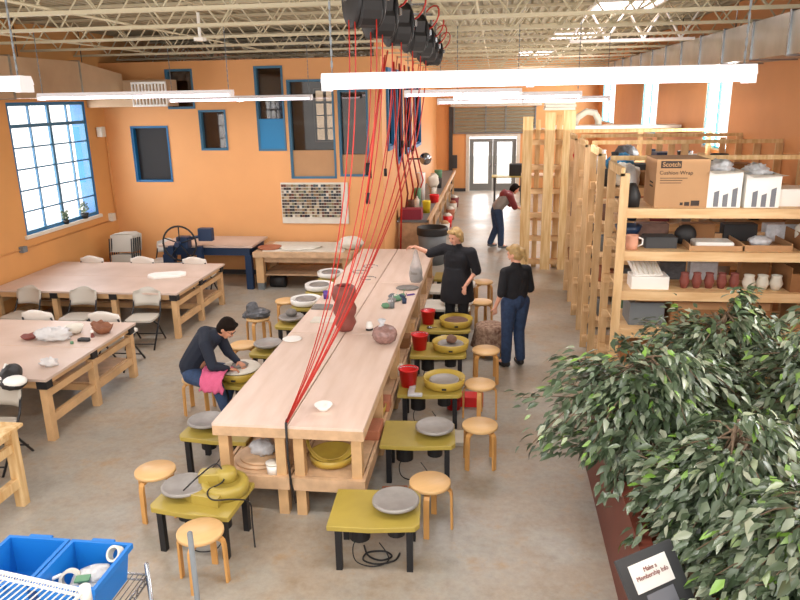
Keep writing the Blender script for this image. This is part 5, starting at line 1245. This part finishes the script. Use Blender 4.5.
MB().cap(V3['chest']+Vector((0, .04, .06)), V3['chest'].lerp(V3['neck'], .6), .185, .13).cap(V3['shR'], V3['elR'], .09, .074).cap(V3['shL'], V3['elL'], .09, .074).build('maroon_yoke', 'darkred', t3, remesh=.012, smooth=3)
# seated man, local +Y = facing (toward the wheel, world +X)
J4 = dict(pelvis=(0, 0, .56), waist=(0, .05, .72), chest=(0, .2, .92), neck=(0, .36, 1.0), head=(0, .46, 1.08), shL=(-.18, .28, .94), shR=(.18, .28, .94),
          elL=(-.23, .36, .7), wrL=(-.12, .52, .63), elR=(.23, .36, .7), wrR=(.12, .5, .63),
          hipL=(-.1, .04, .53), hipR=(.12, .04, .53), knL=(-.22, .42, .48), knR=(.24, .4, .46), anL=(-.22, .3, .09), anR=(.24, .5, .09), toeL=(-.24, .44, .04), toeR=(.26, .64, .04))
t4, V4, HM4 = person('man in a dark shirt sitting on a stool bent over his pottery wheel', (-3.47, 7.4, 0), R(-92), J4, skin='skin2', hair='dhair', hairkind='short', sleeves='long', legsm='jeans', top='navyc', hyaw=0, hpitch=-.7, bulk=1.08, hem=(0, .0, .63),
       hands={'L': ((.5, .8, -.2), (0, 0, -1), .7), 'R': ((-.5, .8, -.2), (0, 0, -1), .7)})
m = MB()
for s in (-1, 1): m.tube([HM4 @ Vector((s*.032+.024*math.cos(a), .1, .014+.02*math.sin(a))) for a in [2*PI*i/12 for i in range(13)]], .002, 5); m.tube([HM4 @ Vector((s*.056, .1, .014)), HM4 @ Vector((s*.082, .0, .014))], .002, 5)
m.build('glasses', 'rubber', t4)
m = MB(); n = 14; vs = []; fs = []
# pink towel draped over the near thigh
prof = [(.0, .6), (.06, .635), (.14, .64), (.22, .635), (.29, .62), (.33, .57), (.345, .52), (.35, .48), (.352, .45), (.352, .42)]
for i in range(n):
    y = .22+.27*i/(n-1)
    for j, (x, z) in enumerate(prof): vs.append((x+.015*math.sin(i*1.3+j), y+.01*math.sin(j*2.), z+.012*math.sin(i*1.9+j*.7)-.02*(i/n)))
P_ = len(prof)
for i in range(n-1):
    for j in range(P_-1): fs.append((i*P_+j, i*P_+j+1, (i+1)*P_+j+1, (i+1)*P_+j))
o = MB().add(vs, fs, True).build('towel', 'pink'); o.location = (-3.45, 7.4, 0.015); o.rotation_euler = (0, 0, R(-92)); so = o.modifiers.new('s', 'SOLIDIFY'); so.thickness = .015
tag(o, 'pink towel over the lap of the seated man', 'towel')
# plastic bag held by the woman
m = MB().lathe([(.035, .03), (.012, 0), (.03, -.05), (.055, -.15), (.085, -.26), (.095, -.36), (.095, -.46), (.07, -.5), (0, -.5)], (0, 0, 0), 20, True, None, False)
t = thing('plastic_bag', 'clear plastic bag with grey clay hanging from the raised hand of the woman', 'bag', (-1.11, 10.12, 1.45))
m.v = [(x*(1+.14*math.sin(9*z*10+5*x*50)), y*(1+.1*math.sin(40*z)), z) for x, y, z in m.v]; m.build('film', 'film', t)
MB().lathe([(0, -.49), (.07, -.485), (.086, -.44), (.088, -.34), (.08, -.3), (0, -.29)], (0, 0, 0), 20).build('clay', 'clay', t)

# ------------------------------------------------------------------ lights, world, camera
w = bpy.data.worlds.new('sky'); SC.world = w; w.use_nodes = True
bg = w.node_tree.nodes['Background']; bg.inputs[0].default_value = (1, .985, .97, 1); bg.inputs[1].default_value = 2.2
def area(name, loc, rot, sx, sy, energy, color=(1, 1, 1)):
    l = bpy.data.lights.new(name, 'AREA'); l.shape = 'RECTANGLE'; l.size = sx; l.size_y = sy; l.energy = energy; l.color = color
    o = bpy.data.objects.new(name, l); COL.objects.link(o); o.location = loc; o.rotation_euler = rot; return o
for a, b, c, d in LW: area('window_daylight', (XL-.35, (a+b)/2, (c+d)/2), (0, R(-90), 0), d-c, b-a, 95, (.97, .98, 1))
for a, b, c, d in RW: area('window_daylight', (XR+.35, (a+b)/2, (c+d)/2), (0, R(90), 0), d-c, b-a, 260, (1, .97, .93))
area('door_daylight', (0, YF+.4, 1.1), (R(-90), 0, 0), 1.8, 1.9, 90)
for (x, y, e) in ((0, 4.0, 45), (.1, 10.0, 60), (-4.5, 9.0, 60), (-4.3, 12.0, 45), (-3.4, 4, 45), (.8, 18, 70), (1, 24, 60)):
    area('strip_glow', (x, y, 3.58), (0, 0, 0), 2.3, .2, e, (1, .96, .97))
for (x, y, e) in ((-4.5, 7, 18), (0.3, 9, 35), (1.5, 15, 60), (0.5, 22, 60)):
    area('ceiling_bounce', (x, y, 2.9), (R(180), 0, 0), 4, 4, e, (1, .95, .86))
area('mezzanine_fill', (-1.5, .5, 4.2), (R(62), 0, 0), 7, 1.5, 170, (1, .97, .94))

cam = bpy.data.cameras.new('camera'); co = bpy.data.objects.new('camera', cam); COL.objects.link(co); SC.camera = co
F_, P_, Yw, Rl = 707., R(16.03), R(7.63), R(-1.02)
fw = Vector((-math.sin(Yw)*math.cos(P_), math.cos(Yw)*math.cos(P_), -math.sin(P_))); rt0 = Vector((math.cos(Yw), math.sin(Yw), 0)); up0 = rt0.cross(fw)
rt = math.cos(Rl)*rt0+math.sin(Rl)*up0; up = -math.sin(Rl)*rt0+math.cos(Rl)*up0
co.matrix_world = Matrix(((rt.x, up.x, -fw.x, 0), (rt.y, up.y, -fw.y, 0), (rt.z, up.z, -fw.z, 3.6), (0, 0, 0, 1)))
cam.sensor_width = 36; cam.lens = F_*36/800; cam.clip_start = .05; cam.clip_end = 200
SC.view_settings.view_transform = 'Standard'; SC.view_settings.exposure = .12
try:
    SC.cycles.use_denoising = True; SC.cycles.max_bounces = 6; SC.cycles.diffuse_bounces = 4; SC.cycles.transparent_max_bounces = 12
    SC.cycles.sample_clamp_indirect = 6; SC.cycles.caustics_reflective = False; SC.cycles.caustics_refractive = False
except Exception: pass
